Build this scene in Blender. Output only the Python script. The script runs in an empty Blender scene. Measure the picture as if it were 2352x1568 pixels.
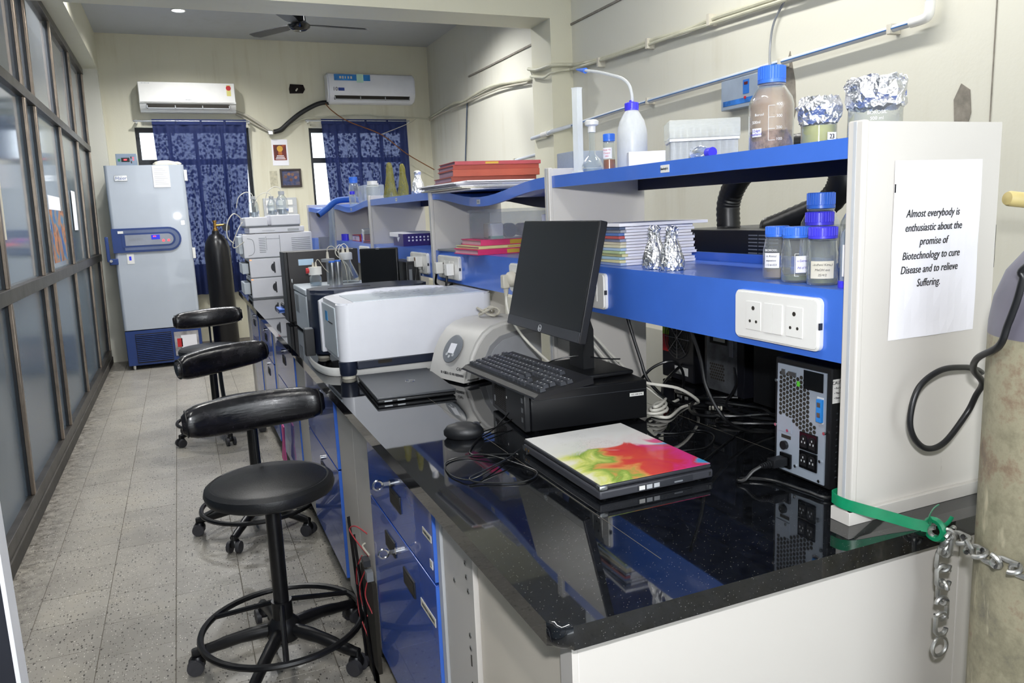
import bpy, bmesh, math, random
from mathutils import Vector, Matrix

PI = math.pi
rnd = random.Random(7)
scn = bpy.context.scene
COL = scn.collection

# ------------------------------------------------------------------ camera, world, lights, exposure
cam_d = bpy.data.cameras.new('camera')
cam_d.sensor_width = 36.0
cam_d.lens = 1769.2 / 2352 * 36.0
cam_d.clip_start = 0.02
cam = bpy.data.objects.new('camera', cam_d)
COL.objects.link(cam)
yaw, pitch, roll = math.radians(22.87), math.radians(9.62), math.radians(-2.40)
fw = Vector((math.sin(yaw) * math.cos(pitch), math.cos(yaw) * math.cos(pitch), -math.sin(pitch)))
rt = Vector((math.cos(yaw), -math.sin(yaw), 0))
up = rt.cross(fw)
rt2 = rt * math.cos(roll) + up * math.sin(roll)
up2 = -rt * math.sin(roll) + up * math.cos(roll)
cm = Matrix((rt2, up2, -fw)).transposed().to_4x4()
cm.translation = Vector((0, 0, 1.46))
cam.matrix_world = cm
scn.camera = cam

w = bpy.data.worlds.new('daylight')
scn.world = w
w.use_nodes = True
w.node_tree.nodes['Background'].inputs[0].default_value = (0.90, 0.96, 1.0, 1)
w.node_tree.nodes['Background'].inputs[1].default_value = 2.1

def area_light(name, loc, sx, sy, watts, col, look=(0, 0, -1)):
    l = bpy.data.lights.new(name, 'AREA')
    l.shape = 'RECTANGLE'
    l.size, l.size_y = sx, sy
    l.energy = watts
    l.color = col
    o = bpy.data.objects.new(name, l)
    COL.objects.link(o)
    o.location = loc
    o.rotation_euler = Vector(look).to_track_quat('-Z', 'Y').to_euler()
    return o

# fluorescent battens on the ceiling of the front bay, over the aisle and over the far aisle
area_light('tube_light', (-0.3, 1.2, 3.36), 0.12, 1.3, 14, (1.0, 0.98, 0.93))
area_light('tube_light', (0.0, 4.3, 3.36), 0.12, 1.3, 17, (1.0, 0.98, 0.93))
area_light('tube_light', (2.2, 1.8, 3.36), 0.12, 1.3, 13, (1.0, 0.98, 0.93))
area_light('tube_light', (2.2, 3.2, 3.36), 0.12, 1.3, 18, (1.0, 0.98, 0.93))
# the camera's own flash, a hand's width above the lens
fl = area_light('camera_flash', (0.02, -0.03, 1.64), 0.07, 0.045, 11.5, (0.97, 0.98, 1.0), (0.42, 0.9, -0.06))
fl.data.spread = math.radians(150)

vs = scn.view_settings
vs.view_transform = 'Standard'
vs.look = 'None'
vs.gamma = 1
vs.exposure = 0.8
vs.use_curve_mapping = False
scn.cycles.use_denoising = True
scn.cycles.use_light_tree = False
scn.cycles.max_bounces = 5
scn.cycles.diffuse_bounces = 3
scn.cycles.glossy_bounces = 3
scn.cycles.transmission_bounces = 3
scn.cycles.transparent_max_bounces = 14
scn.cycles.use_adaptive_sampling = True
scn.cycles.adaptive_threshold = 0.08
scn.cycles.adaptive_min_samples = 16
scn.cycles.sample_clamp_indirect = 4.0
scn.cycles.caustics_reflective = False
scn.cycles.caustics_refractive = False

# ------------------------------------------------------------------ materials
def lin(h):
    if isinstance(h, str):
        h = h.lstrip('#')
        c = [int(h[i:i + 2], 16) / 255 for i in (0, 2, 4)]
        return tuple((x / 12.92 if x <= 0.04045 else ((x + 0.055) / 1.055) ** 2.4) for x in c) + (1,)
    return tuple(h) + (1,) if len(h) == 3 else tuple(h)

class NT:
    def __init__(s, name):
        s.m = bpy.data.materials.new(name)
        s.m.use_nodes = True
        s.t = s.m.node_tree
        s.b = s.t.nodes['Principled BSDF']
        s.out = s.t.nodes['Material Output']
    def n(s, kind, **kw):
        nd = s.t.nodes.new('ShaderNode' + kind)
        for k, v in kw.items():
            if k in nd.inputs:
                nd.inputs[k].default_value = v
            else:
                setattr(nd, k, v)
        return nd
    def l(s, a, ai, b, bi):
        s.t.links.new(a.outputs[ai], b.inputs[bi])
    def ramp(s, stops, interp='LINEAR'):
        r = s.n('ValToRGB')
        r.color_ramp.interpolation = interp
        e = r.color_ramp.elements
        e[0].position, e[0].color = stops[0][0], lin(stops[0][1])
        e[1].position, e[1].color = stops[-1][0], lin(stops[-1][1])
        for p, c in stops[1:-1]:
            x = e.new(p)
            x.color = lin(c)
        return r
    def mix(s, fac=0.5, a=None, b=None, blend='MIX'):
        m = s.n('MixRGB', blend_type=blend)
        if isinstance(fac, (int, float)): m.inputs[0].default_value = fac
        else: s.t.links.new(fac, m.inputs[0])
        for i, v in ((1, a), (2, b)):
            if v is None: continue
            if isinstance(v, (str, tuple)): m.inputs[i].default_value = lin(v)
            else: s.t.links.new(v, m.inputs[i])
        return m

def mat(name, col, rough=0.5, metal=0.0, var=0.06, vscale=6.0, bump=0.0, bscale=80.0, coat=0.0, emit=0.0, spec=0.5, trans=0.0):
    """painted / plastic / metal surface with a little procedural unevenness"""
    k = NT(name)
    b = k.b
    b.inputs['Roughness'].default_value = rough
    b.inputs['Metallic'].default_value = metal
    b.inputs['Specular IOR Level'].default_value = spec
    b.inputs['Coat Weight'].default_value = coat
    c = lin(col)
    co = k.n('TexCoord')
    if var > 0:
        nz = k.n('TexNoise', Scale=vscale, Detail=4.0, Roughness=0.6)
        k.l(co, 'Object', nz, 'Vector')
        d = tuple(max(0, x * (1 - var * 2.2)) for x in c[:3]) + (1,)
        u = tuple(min(1, x * (1 + var * 1.2)) for x in c[:3]) + (1,)
        r = k.ramp([(0.3, d), (0.7, u)])
        k.l(nz, 'Fac', r, 'Fac')
        k.l(r, 'Color', b, 'Base Color')
    else:
        b.inputs['Base Color'].default_value = c
    if bump > 0:
        n2 = k.n('TexNoise', Scale=bscale, Detail=3.0)
        k.l(co, 'Object', n2, 'Vector')
        bp = k.n('Bump', Strength=bump, Distance=0.01)
        k.l(n2, 'Fac', bp, 'Height')
        k.l(bp, 'Normal', b, 'Normal')
    if emit > 0:
        b.inputs['Emission Color'].default_value = c
        b.inputs['Emission Strength'].default_value = emit
    if trans > 0:
        b.inputs['Transmission Weight'].default_value = trans
    return k.m

def thin_glass(name, tint=(0.93, 0.96, 0.95), gloss=0.25, rough=0.03, flash_white=0.0):
    k = NT(name)
    k.t.nodes.remove(k.b)
    tr = k.n('BsdfTransparent', Color=lin(tint))
    gl = k.n('BsdfGlossy', Color=(1, 1, 1, 1), Roughness=rough)
    lw = k.n('LayerWeight', Blend=gloss)
    nz = k.n('TexNoise', Scale=9.0)
    bp = k.n('Bump', Strength=0.06, Distance=0.01)
    k.l(nz, 'Fac', bp, 'Height')
    k.l(bp, 'Normal', gl, 'Normal')
    mx = k.n('MixShader')
    k.l(lw, 'Facing', mx, 0)
    df = k.n('BsdfDiffuse', Color=lin((0.85, 0.87, 0.86)))
    m0 = k.n('MixShader'); m0.inputs[0].default_value = flash_white  # white diffuse share paints the flash's brightness into the glass
    k.l(tr, 0, m0, 1); k.l(df, 0, m0, 2)
    k.l(m0, 0, mx, 1)
    k.l(gl, 0, mx, 2)
    k.l(mx, 0, k.out, 'Surface')
    return k.m

def milky(name, col, opac=0.6, rough=0.35):
    """translucent lab plastic"""
    k = NT(name)
    b = k.b
    b.inputs['Base Color'].default_value = lin(col)
    b.inputs['Roughness'].default_value = rough
    tl = k.n('BsdfTranslucent', Color=lin(col))
    tr = k.n('BsdfTransparent', Color=lin((0.97, 0.98, 0.98)))
    m1 = k.n('MixShader'); m1.inputs[0].default_value = 0.2
    m2 = k.n('MixShader')
    nz = k.n('TexNoise', Scale=12.0)
    mr = k.n('MapRange'); mr.inputs['To Min'].default_value = max(0, opac - 0.06); mr.inputs['To Max'].default_value = min(1, opac + 0.06)
    k.l(nz, 'Fac', mr, 'Value')
    k.l(b, 0, m1, 1); k.l(tl, 0, m1, 2)
    k.l(mr, 0, m2, 0); k.l(tr, 0, m2, 1); k.l(m1, 0, m2, 2)
    k.l(m2, 0, k.out, 'Surface')
    return k.m

M = {}
def wall_mat(name, col, stain, streak=0.35):
    k = NT(name)
    co = k.n('TexCoord')
    n1 = k.n('TexNoise', Scale=0.9, Detail=6.0, Roughness=0.65)
    k.l(co, 'Object', n1, 'Vector')
    r1 = k.ramp([(0.42, (0, 0, 0)), (0.75, (1, 1, 1))])
    k.l(n1, 'Fac', r1, 'Fac')
    mp = k.n('Mapping'); mp.inputs['Scale'].default_value = (5, 5, 0.35)
    k.l(co, 'Object', mp, 'Vector')
    n2 = k.n('TexNoise', Scale=1.6, Detail=5.0, Roughness=0.6)
    k.l(mp, 0, n2, 'Vector')
    r2 = k.ramp([(0.5, (0, 0, 0)), (0.85, (1, 1, 1))])
    k.l(n2, 'Fac', r2, 'Fac')
    mu = k.mix(1.0, r1.outputs[0], r2.outputs[0], 'MULTIPLY')
    sc = k.n('Math', operation='MULTIPLY'); sc.inputs[1].default_value = streak * 3
    k.l(mu, 0, sc, 0)
    sc.use_clamp = True
    mx = k.mix(sc.outputs[0], col, stain)
    k.l(mx, 0, k.b, 'Base Color')
    k.b.inputs['Roughness'].default_value = 0.55
    n3 = k.n('TexNoise', Scale=60.0, Detail=3.0)
    k.l(co, 'Object', n3, 'Vector')
    bp = k.n('Bump', Strength=0.06, Distance=0.01)
    k.l(n3, 'Fac', bp, 'Height'); k.l(bp, 'Normal', k.b, 'Normal')
    return k.m
M['wall'] = wall_mat('cream_wall_paint', '#d8d6c9', '#b5ac90')
M['wall_far'] = wall_mat('cream_wall_paint_back', '#d6d2bd', '#b3a682', 0.4)
M['ceiling'] = wall_mat('ceiling_paint', '#b9bcc0', '#a09f98', 0.3)
M['beam'] = wall_mat('beam_paint', '#d5d2bd', '#b7ae90', 0.2)
M['plaster_grey'] = mat('bare_plaster', '#8d877d', 0.9, var=0.15, vscale=20)

def terrazzo():
    k = NT('terrazzo_tile')
    co = k.n('TexCoord')
    ge = k.n('NewGeometry')
    base = k.n('TexNoise', Scale=3.0, Detail=5.0, Roughness=0.6)
    k.l(ge, 'Position', base, 'Vector')
    r = k.ramp([(0.3, '#98938a'), (0.55, '#aaa59b'), (0.8, '#b1aa9b')])
    k.l(base, 'Fac', r, 'Fac')
    oi = k.n('ObjectInfo')
    hs = k.n('HueSaturation')
    mr = k.n('MapRange'); mr.inputs['To Min'].default_value = 0.93; mr.inputs['To Max'].default_value = 1.05
    k.l(oi, 'Random', mr, 'Value'); k.l(mr, 0, hs, 'Value'); k.l(r, 0, hs, 'Color')
    cur = hs.outputs[0]
    for sc, lo, hi, col in ((78, 0.11, 0.18, '#46423d'), (150, 0.12, 0.2, '#6e675e'), (120, 0.08, 0.16, '#e6e2d8')):
        v = k.n('TexVoronoi', Scale=float(sc))
        mp = k.n('Mapping'); mp.inputs['Scale'].default_value = (1, 0.55, 1); mp.inputs['Location'].default_value = (sc * .37, sc * .11, 0)
        k.l(ge, 'Position', mp, 'Vector'); k.l(mp, 0, v, 'Vector')
        # only some cells carry a chip
        sel = k.n('SeparateColor'); k.l(v, 'Color', sel, 0)
        th = k.n('Math', operation='GREATER_THAN'); th.inputs[1].default_value = 0.64
        k.l(sel, 0, th, 0)
        rr = k.ramp([(lo, (1, 1, 1)), (hi, (0, 0, 0))]); 
        d2 = k.n('Math', operation='MULTIPLY'); d2.inputs[1].default_value = 0.6
        k.l(v, 'Distance', d2, 0); k.l(d2, 0, rr, 'Fac')
        m2 = k.n('Math', operation='MULTIPLY'); k.l(rr, 0, m2, 0); k.l(th, 0, m2, 1)
        mx = k.mix(m2.outputs[0], cur, col)
        cur = mx.outputs[0]
    # ground-in dirt along the foot of the partition
    sx_ = k.n('SeparateXYZ'); k.l(ge, 'Position', sx_, 0)
    mr2 = k.n('MapRange'); mr2.inputs['From Min'].default_value = -0.60; mr2.inputs['From Max'].default_value = -0.80
    k.l(sx_, 'X', mr2, 'Value')
    gn = k.n('TexNoise', Scale=22.0, Detail=7.0, Roughness=0.75); k.l(ge, 'Position', gn, 'Vector')
    gr_ = k.ramp([(0.40, (0, 0, 0)), (0.62, (1, 1, 1))]); k.l(gn, 'Fac', gr_, 'Fac')
    gm = k.n('Math', operation='MULTIPLY'); k.l(mr2, 0, gm, 0); k.l(gr_, 0, gm, 1)
    dm = k.mix(gm.outputs[0], cur, '#4d4841')
    cur = dm.outputs[0]
    k.t.links.new(cur, k.b.inputs['Base Color'])
    k.b.inputs['Roughness'].default_value = 0.33
    return k.m
M['terrazzo'] = terrazzo()
M['grout'] = mat('grout', '#7b756b', 0.9)

def granite():
    k = NT('polished_black_granite')
    co = k.n('TexCoord')
    v = k.n('TexVoronoi', Scale=380.0)
    k.l(co, 'Object', v, 'Vector')
    sel = k.n('SeparateColor'); k.l(v, 'Color', sel, 0)
    th = k.n('Math', operation='GREATER_THAN'); th.inputs[1].default_value = 0.9
    k.l(sel, 0, th, 0)
    rr = k.ramp([(0.12, (1, 1, 1)), (0.3, (0, 0, 0))]); k.l(v, 'Distance', rr, 'Fac')
    mu = k.n('Math', operation='MULTIPLY'); k.l(rr, 0, mu, 0); k.l(th, 0, mu, 1)
    nz = k.n('TexNoise', Scale=40.0, Detail=6.0); k.l(co, 'Object', nz, 'Vector')
    r = k.ramp([(0.35, '#0a0b0d'), (0.7, '#17191d')]); k.l(nz, 'Fac', r, 'Fac')
    mx = k.mix(mu.outputs[0], r.outputs[0], '#6a6a68')
    k.l(mx, 0, k.b, 'Base Color')
    k.b.inputs['Roughness'].default_value = 0.035
    k.b.inputs['IOR'].default_value = 1.55
    k.b.inputs['Coat Weight'].default_value = 0.25
    k.b.inputs['Coat Roughness'].default_value = 0.02
    k.b.inputs['Coat IOR'].default_value = 1.5
    return k.m
M['granite'] = granite()
M['seam'] = mat('worktop_joint_filler', '#5b574d', 0.5)

def laminate(name, col, dirt='#8f8778', amt=0.5):
    """painted panel with small scuffs that have a shape of their own"""
    k = NT(name)
    co = k.n('TexCoord')
    mp = k.n('Mapping'); mp.inputs['Scale'].default_value = (9, 9, 3)
    k.l(co, 'Object', mp, 'Vector')
    n1 = k.n('TexNoise', Scale=2.2, Detail=8.0, Roughness=0.7); k.l(mp, 0, n1, 'Vector')
    r1 = k.ramp([(0.68, (0, 0, 0)), (0.80, (1, 1, 1))]); k.l(n1, 'Fac', r1, 'Fac')
    m = k.n('Math', operation='MULTIPLY'); m.inputs[1].default_value = amt; k.l(r1, 0, m, 0)
    mx = k.mix(m.outputs[0], col, dirt)
    k.l(mx, 0, k.b, 'Base Color')
    k.b.inputs['Roughness'].default_value = 0.38
    return k.m
M['panel'] = laminate('white_laminate', '#c9c5c0')
M['panel_side'] = laminate('cream_laminate', '#d8d0c2')
M['blue'] = mat('bright_blue_enamel', '#4272d6', 0.3, var=0.03, coat=0.3)
M['blue_front'] = mat('deep_blue_enamel', '#2a55b6', 0.25, var=0.05, vscale=3, coat=0.5)
M['black_pl'] = mat('black_plastic', '#16171a', 0.45, var=0.1, bump=0.05, bscale=300)
M['black_gl'] = mat('black_gloss', '#0b0c0e', 0.15, var=0.0)
M['dark_grey'] = mat('dark_grey_plastic', '#2e3036', 0.45, var=0.06)
M['white_pl'] = mat('white_plastic', '#e9e8e4', 0.3, var=0.02, coat=0.2)
M['white_cool'] = mat('cool_white_casing', '#e8e9f0', 0.35, var=0.02, coat=0.2)
M['beige_pl'] = mat('beige_plastic', '#cfcabc', 0.45, var=0.05)
M['grey_pl'] = mat('light_grey_plastic', '#b9bcc0', 0.4, var=0.04)
M['mid_grey'] = mat('mid_grey_plastic', '#84888e', 0.4, var=0.05)
M['chrome'] = mat('chrome', '#d9d9d9', 0.18, 1.0, var=0.05)
M['steel'] = mat('brushed_steel', '#a9abad', 0.35, 1.0, var=0.1, vscale=30)
M['alu'] = mat('anodised_aluminium', '#94877a', 0.35, 0.9, var=0.1, vscale=12)
M['alu_dark'] = mat('weathered_aluminium', '#5f5c59', 0.4, 0.8, var=0.15, vscale=10)
M['paper'] = mat('white_paper', '#f1f0f6', 0.8, var=0.015, vscale=5)
M['paper2'] = mat('cream_paper', '#ddd8c8', 0.85, var=0.06)
M['ink'] = mat('black_ink', '#17171a', 0.7, var=0.0)
M['red'] = mat('red_plastic', '#c3262c', 0.4)
M['green_tape'] = mat('green_strapping', '#128a5e', 0.35, var=0.12, vscale=15, coat=0.3)
M['cap_blue'] = mat('blue_cap', '#3f78e2', 0.32, var=0.03)
M['cap_violet'] = mat('violet_blue_cap', '#4842e0', 0.32, var=0.03)
M['glass'] = thin_glass('bottle_glass', flash_white=0.1)
M['glass_bold'] = thin_glass('bright_glass', (0.86, 0.9, 0.92), 0.45, flash_white=0.12)
M['cable_black'] = mat('black_cable', '#101113', 0.35, var=0.0)
M['cable_grey'] = mat('grey_cable', '#bdb8aa', 0.45, var=0.05)
M['cable_white'] = mat('white_cable', '#dcd9cf', 0.4, var=0.04)
M['cream_cable'] = mat('painted_cable', '#cbc9b4', 0.5, var=0.08)
M['brass'] = mat('brass', '#a8834a', 0.3, 1.0)

# ------------------------------------------------------------------ mesh helpers
def new(): return bmesh.new()

def box(bm, x0, x1, y0, y1, z0, z1, bev=0.0, seg=2):
    r = bmesh.ops.create_cube(bm, size=1.0)
    vs_ = r['verts']
    bmesh.ops.scale(bm, vec=(x1 - x0, y1 - y0, z1 - z0), verts=vs_)
    bmesh.ops.translate(bm, vec=((x0 + x1) / 2, (y0 + y1) / 2, (z0 + z1) / 2), verts=vs_)
    if bev > 0:
        ed = list({e for v in vs_ for e in v.link_edges})
        bmesh.ops.bevel(bm, geom=ed, offset=bev, segments=seg, profile=0.5, affect='EDGES')
    return bm

def cyl(bm, p0, p1, r0, r1=None, seg=16, cap=True):
    p0, p1 = Vector(p0), Vector(p1)
    r1 = r0 if r1 is None else r1
    d = p1 - p0
    q = d.to_track_quat('Z', 'Y')
    rings = []
    for p, r in ((p0, r0), (p1, r1)):
        rings.append([bm.verts.new(p + q @ Vector((r * math.cos(2 * PI * i / seg), r * math.sin(2 * PI * i / seg), 0))) for i in range(seg)])
    for i in range(seg):
        j = (i + 1) % seg
        bm.faces.new((rings[0][i], rings[0][j], rings[1][j], rings[1][i]))
    if cap:
        bm.faces.new(rings[0][::-1]); bm.faces.new(rings[1])
    return bm

def lathe(bm, prof, seg=24, c=(0, 0, 0), cap0=True, cap1=True, sx=1.0, sy=1.0, wob=0.0):
    rings = []
    for r, z in prof:
        ring = []
        for i in range(seg):
            a = 2 * PI * i / seg
            rr = max(r, 1e-4) * (1 + (rnd.uniform(-wob, wob) if wob else 0))
            ring.append(bm.verts.new((c[0] + sx * rr * math.cos(a), c[1] + sy * rr * math.sin(a), c[2] + z)))
        rings.append(ring)
    for a, b in zip(rings, rings[1:]):
        for i in range(seg):
            j = (i + 1) % seg
            bm.faces.new((a[i], a[j], b[j], b[i]))
    if cap0: bm.faces.new(rings[0][::-1])
    if cap1: bm.faces.new(rings[-1])
    return bm

def smooth_pts(pts, n=6):
    P_ = [Vector(p) for p in pts]
    if len(P_) < 3: return P_
    out = []
    for i in range(len(P_) - 1):
        a = P_[max(0, i - 1)]; b = P_[i]; c = P_[i + 1]; d = P_[min(len(P_) - 1, i + 2)]
        for k in range(n):
            t = k / n
            out.append(0.5 * ((2 * b) + (c - a) * t + (2 * a - 5 * b + 4 * c - d) * t * t + (-a + 3 * b - 3 * c + d) * t ** 3))
    out.append(P_[-1])
    return out

def tube(bm, pts, r, seg=8, n=6, cap=True, flat=1.0):
    P_ = smooth_pts(pts, n) if n else [Vector(p) for p in pts]
    rings = []
    nrm = None
    for i, p in enumerate(P_):
        t = (P_[min(i + 1, len(P_) - 1)] - P_[max(i - 1, 0)])
        if t.length < 1e-7: t = Vector((0, 0, 1))
        t.normalize()
        if nrm is None:
            nrm = t.orthogonal().normalized()
            if abs(t.z) < 0.9: nrm = (Vector((0, 0, 1)) - t * t.z).normalized()
        else:
            nrm = nrm - t * nrm.dot(t)
            nrm = nrm.normalized() if nrm.length > 1e-6 else t.orthogonal().normalized()
        bi = t.cross(nrm)
        rad = r[min(i * len(r) // len(P_), len(r) - 1)] if isinstance(r, (list, tuple)) else r
        rings.append([bm.verts.new(p + (nrm * math.cos(2 * PI * k / seg) + bi * flat * math.sin(2 * PI * k / seg)) * rad) for k in range(seg)])
    for a, b in zip(rings, rings[1:]):
        for k in range(seg):
            j = (k + 1) % seg
            bm.faces.new((a[k], a[j], b[j], b[k]))
    if cap:
        bm.faces.new(rings[0][::-1]); bm.faces.new(rings[-1])
    return bm

def prism(bm, poly, axis, a, b):
    """poly: 2-D outline (counter-clockwise), extruded along axis from a to b"""
    def mk(u, v, w_):
        return {'x': (w_, u, v), 'y': (u, w_, v), 'z': (u, v, w_)}[axis]
    A = [bm.verts.new(mk(u, v, a)) for u, v in poly]
    B_ = [bm.verts.new(mk(u, v, b)) for u, v in poly]
    n = len(poly)
    for i in range(n):
        j = (i + 1) % n
        bm.faces.new((A[i], A[j], B_[j], B_[i]))
    bm.faces.new(A[::-1]); bm.faces.new(B_)
    return bm

def rrect(x0, x1, y0, y1, r, k=4):
    pts = []
    for cx, cy, a0 in ((x1 - r, y0 + r, -90), (x1 - r, y1 - r, 0), (x0 + r, y1 - r, 90), (x0 + r, y0 + r, 180)):
        for i in range(k + 1):
            a = math.radians(a0 + 90 * i / k)
            pts.append((cx + r * math.cos(a), cy + r * math.sin(a)))
    return pts

def torus(bm, c, R_, r, seg=32, s2=8, axis='z', a0=0, a1=2 * PI):
    pts = []
    for i in range(seg + 1):
        a = a0 + (a1 - a0) * i / seg
        u, v = R_ * math.cos(a), R_ * math.sin(a)
        pts.append({'z': (c[0] + u, c[1] + v, c[2]), 'y': (c[0] + u, c[1], c[2] + v), 'x': (c[0], c[1] + u, c[2] + v)}[axis])
    return tube(bm, pts, r, s2, 0, cap=False)

def obj(name, bm, m, parent=None, loc=(0, 0, 0), smooth=False, rot=(0, 0, 0)):
    bmesh.ops.recalc_face_normals(bm, faces=bm.faces)
    me = bpy.data.meshes.new(name)
    bm.to_mesh(me)
    bm.free()
    o = bpy.data.objects.new(name, me)
    COL.objects.link(o)
    me.materials.append(M[m] if isinstance(m, str) else m)
    if smooth:
        me.polygons.foreach_set('use_smooth', [True] * len(me.polygons))
        try:
            me.set_sharp_from_angle(angle=math.radians(40))
        except Exception:
            pass
    o.location = loc
    o.rotation_euler = rot
    if parent is not None: o.parent = parent
    return o

def tag(o, label=None, cat=None, group=None, kind=None):
    if label: o['label'] = label
    if cat: o['category'] = cat
    if group: o['group'] = group
    if kind: o['kind'] = kind
    return o

def thing(name, label, cat, loc=(0, 0, 0), rz=0.0, group=None, kind=None, rot=None):
    o = bpy.data.objects.new(name, None)
    COL.objects.link(o)
    o.empty_display_size = 0.05
    o.location = loc
    o.rotation_euler = rot if rot else (0, 0, rz)
    return tag(o, label, cat, group, kind)

def crisp(o):
    """keep the broad axis-aligned faces of a rounded block truly flat"""
    for p in o.data.polygons:
        n = p.normal
        if max(abs(n.x), abs(n.y), abs(n.z)) > 0.9995: p.use_smooth = False
    return o

def B(name, m, parent, *a, bev=0.0, smooth=False):
    bm = new(); box(bm, *a, bev=bev)
    o = obj(name, bm, m, parent, smooth=smooth or bev > 0)
    return crisp(o) if bev > 0 else o

def T(name, m, parent, pts, r, seg=8, n=6, flat=1.0):
    bm = new(); tube(bm, pts, r, seg, n, flat=flat)
    return obj(name, bm, m, parent, smooth=True)

def L(name, m, parent, prof, seg=24, c=(0, 0, 0), **k):
    bm = new(); lathe(bm, prof, seg, c, **k)
    return obj(name, bm, m, parent, smooth=True)

def Cy(name, m, parent, p0, p1, r0, r1=None, seg=16):
    bm = new(); cyl(bm, p0, p1, r0, r1, seg)
    return obj(name, bm, m, parent, smooth=True)

def dup(root, loc, rz, label=None):
    r = root.copy(); COL.objects.link(r)
    r.location = loc; r.rotation_euler = (0, 0, rz)
    if label: r['label'] = label
    for ch in list(root.children):
        c = ch.copy(); COL.objects.link(c); c.parent = r
        for g in ch.children:
            d = g.copy(); COL.objects.link(d); d.parent = c
    return r

def share(src, loc, parent=None, rot=None, scale=None):
    c = src.copy(); COL.objects.link(c); c.location = loc
    if parent is not None: c.parent = parent
    if rot: c.rotation_euler = rot
    if scale: c.scale = scale
    return c

def text(name, body, size, m, parent, loc, rot, shear=0.0, align='CENTER', spacing=1.0, depth=0.0003, xs=1.0):
    cu = bpy.data.curves.new(name, 'FONT')
    cu.body = body
    cu.size = size
    cu.shear = shear
    cu.align_x = align
    cu.align_y = 'CENTER'
    cu.space_line = spacing
    cu.extrude = depth
    cu.resolution_u = 3
    cu.materials.append(M[m] if isinstance(m, str) else m)
    tmp = bpy.data.objects.new(name, cu)
    me = bpy.data.meshes.new_from_object(tmp)
    bpy.data.objects.remove(tmp)
    bpy.data.curves.remove(cu)
    me.materials.clear()
    me.materials.append(M[m] if isinstance(m, str) else m)
    me.name = name
    o = bpy.data.objects.new(name, me)
    COL.objects.link(o)
    o.parent = parent
    o.location = loc
    o.rotation_euler = rot
    o.scale = (xs, 1, 1)
    return o
def marks(name, m, parent, c, width, height, axis, n=9, rows=1):
    """rows of small printed strokes, for print too blurred to read; axis = direction the row runs along"""
    bm = new()
    for r_ in range(rows):
        for i in range(n):
            wd = width / n
            u = -width / 2 + i * wd
            zz = c[2] + (rows / 2 - r_ - .5) * height * 1.6
            hh = height * rnd.uniform(.35, .5)
            if axis == 'x': box(bm, c[0] + u, c[0] + u + wd * rnd.uniform(.35, .75), c[1] - .0002, c[1] + .0002, zz - hh, zz + hh)
            else: box(bm, c[0] - .0002, c[0] + .0002, c[1] + u, c[1] + u + wd * rnd.uniform(.35, .75), zz - hh, zz + hh)
    return tag(obj(name, bm, m, parent), kind='stuff')
FY = (PI / 2, 0, 0)              # writing on a face that looks towards -y
FX = (PI / 2, 0, -PI / 2)        # writing on a face that looks towards -x
FZ = (0, 0, 0)
# ------------------------------------------------------------------ the room
XR, YB, ZC = 3.03, 9.5, 3.48

fl_root = thing('floor', 'speckled terrazzo tile floor of the aisle', 'floor', kind='structure')
B('screed', 'grout', fl_root, -1.3, 3.2, -3.5, 9.7, -0.05, -0.004)
tile0 = None
TS = 0.2475
for ci in range(-3, 4):
    x0 = -0.157 + ci * TS
    off = rnd.uniform(0, TS)
    y = 2.0 + off
    while y < 9.5:
        y1 = min(y + TS, 9.5)
        if tile0 is None:
            bm = new(); box(bm, 0.0012, TS - 0.0012, 0.0012, TS - 0.0012, -0.012, 0.0, bev=0.0012)
            tile0 = obj('tile', bm, 'terrazzo', fl_root, (x0, y, 0))
        elif y1 - y > 0.1 and x0 < 0.75:
            t = share(tile0, (x0, y, rnd.uniform(-0.0006, 0.0004)), fl_root, (0, 0, 0), (1, (y1 - y) / TS, 1))
        y += TS
# floor beyond the aisle, past what can be told apart
B('floor_surface', 'terrazzo', fl_root, 0.84, 3.1, -3.5, 9.55, -0.012, 0.0)
B('floor_surface', 'terrazzo', fl_root, -1.2, 0.835, -3.5, 2.0, -0.012, 0.0)

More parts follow.
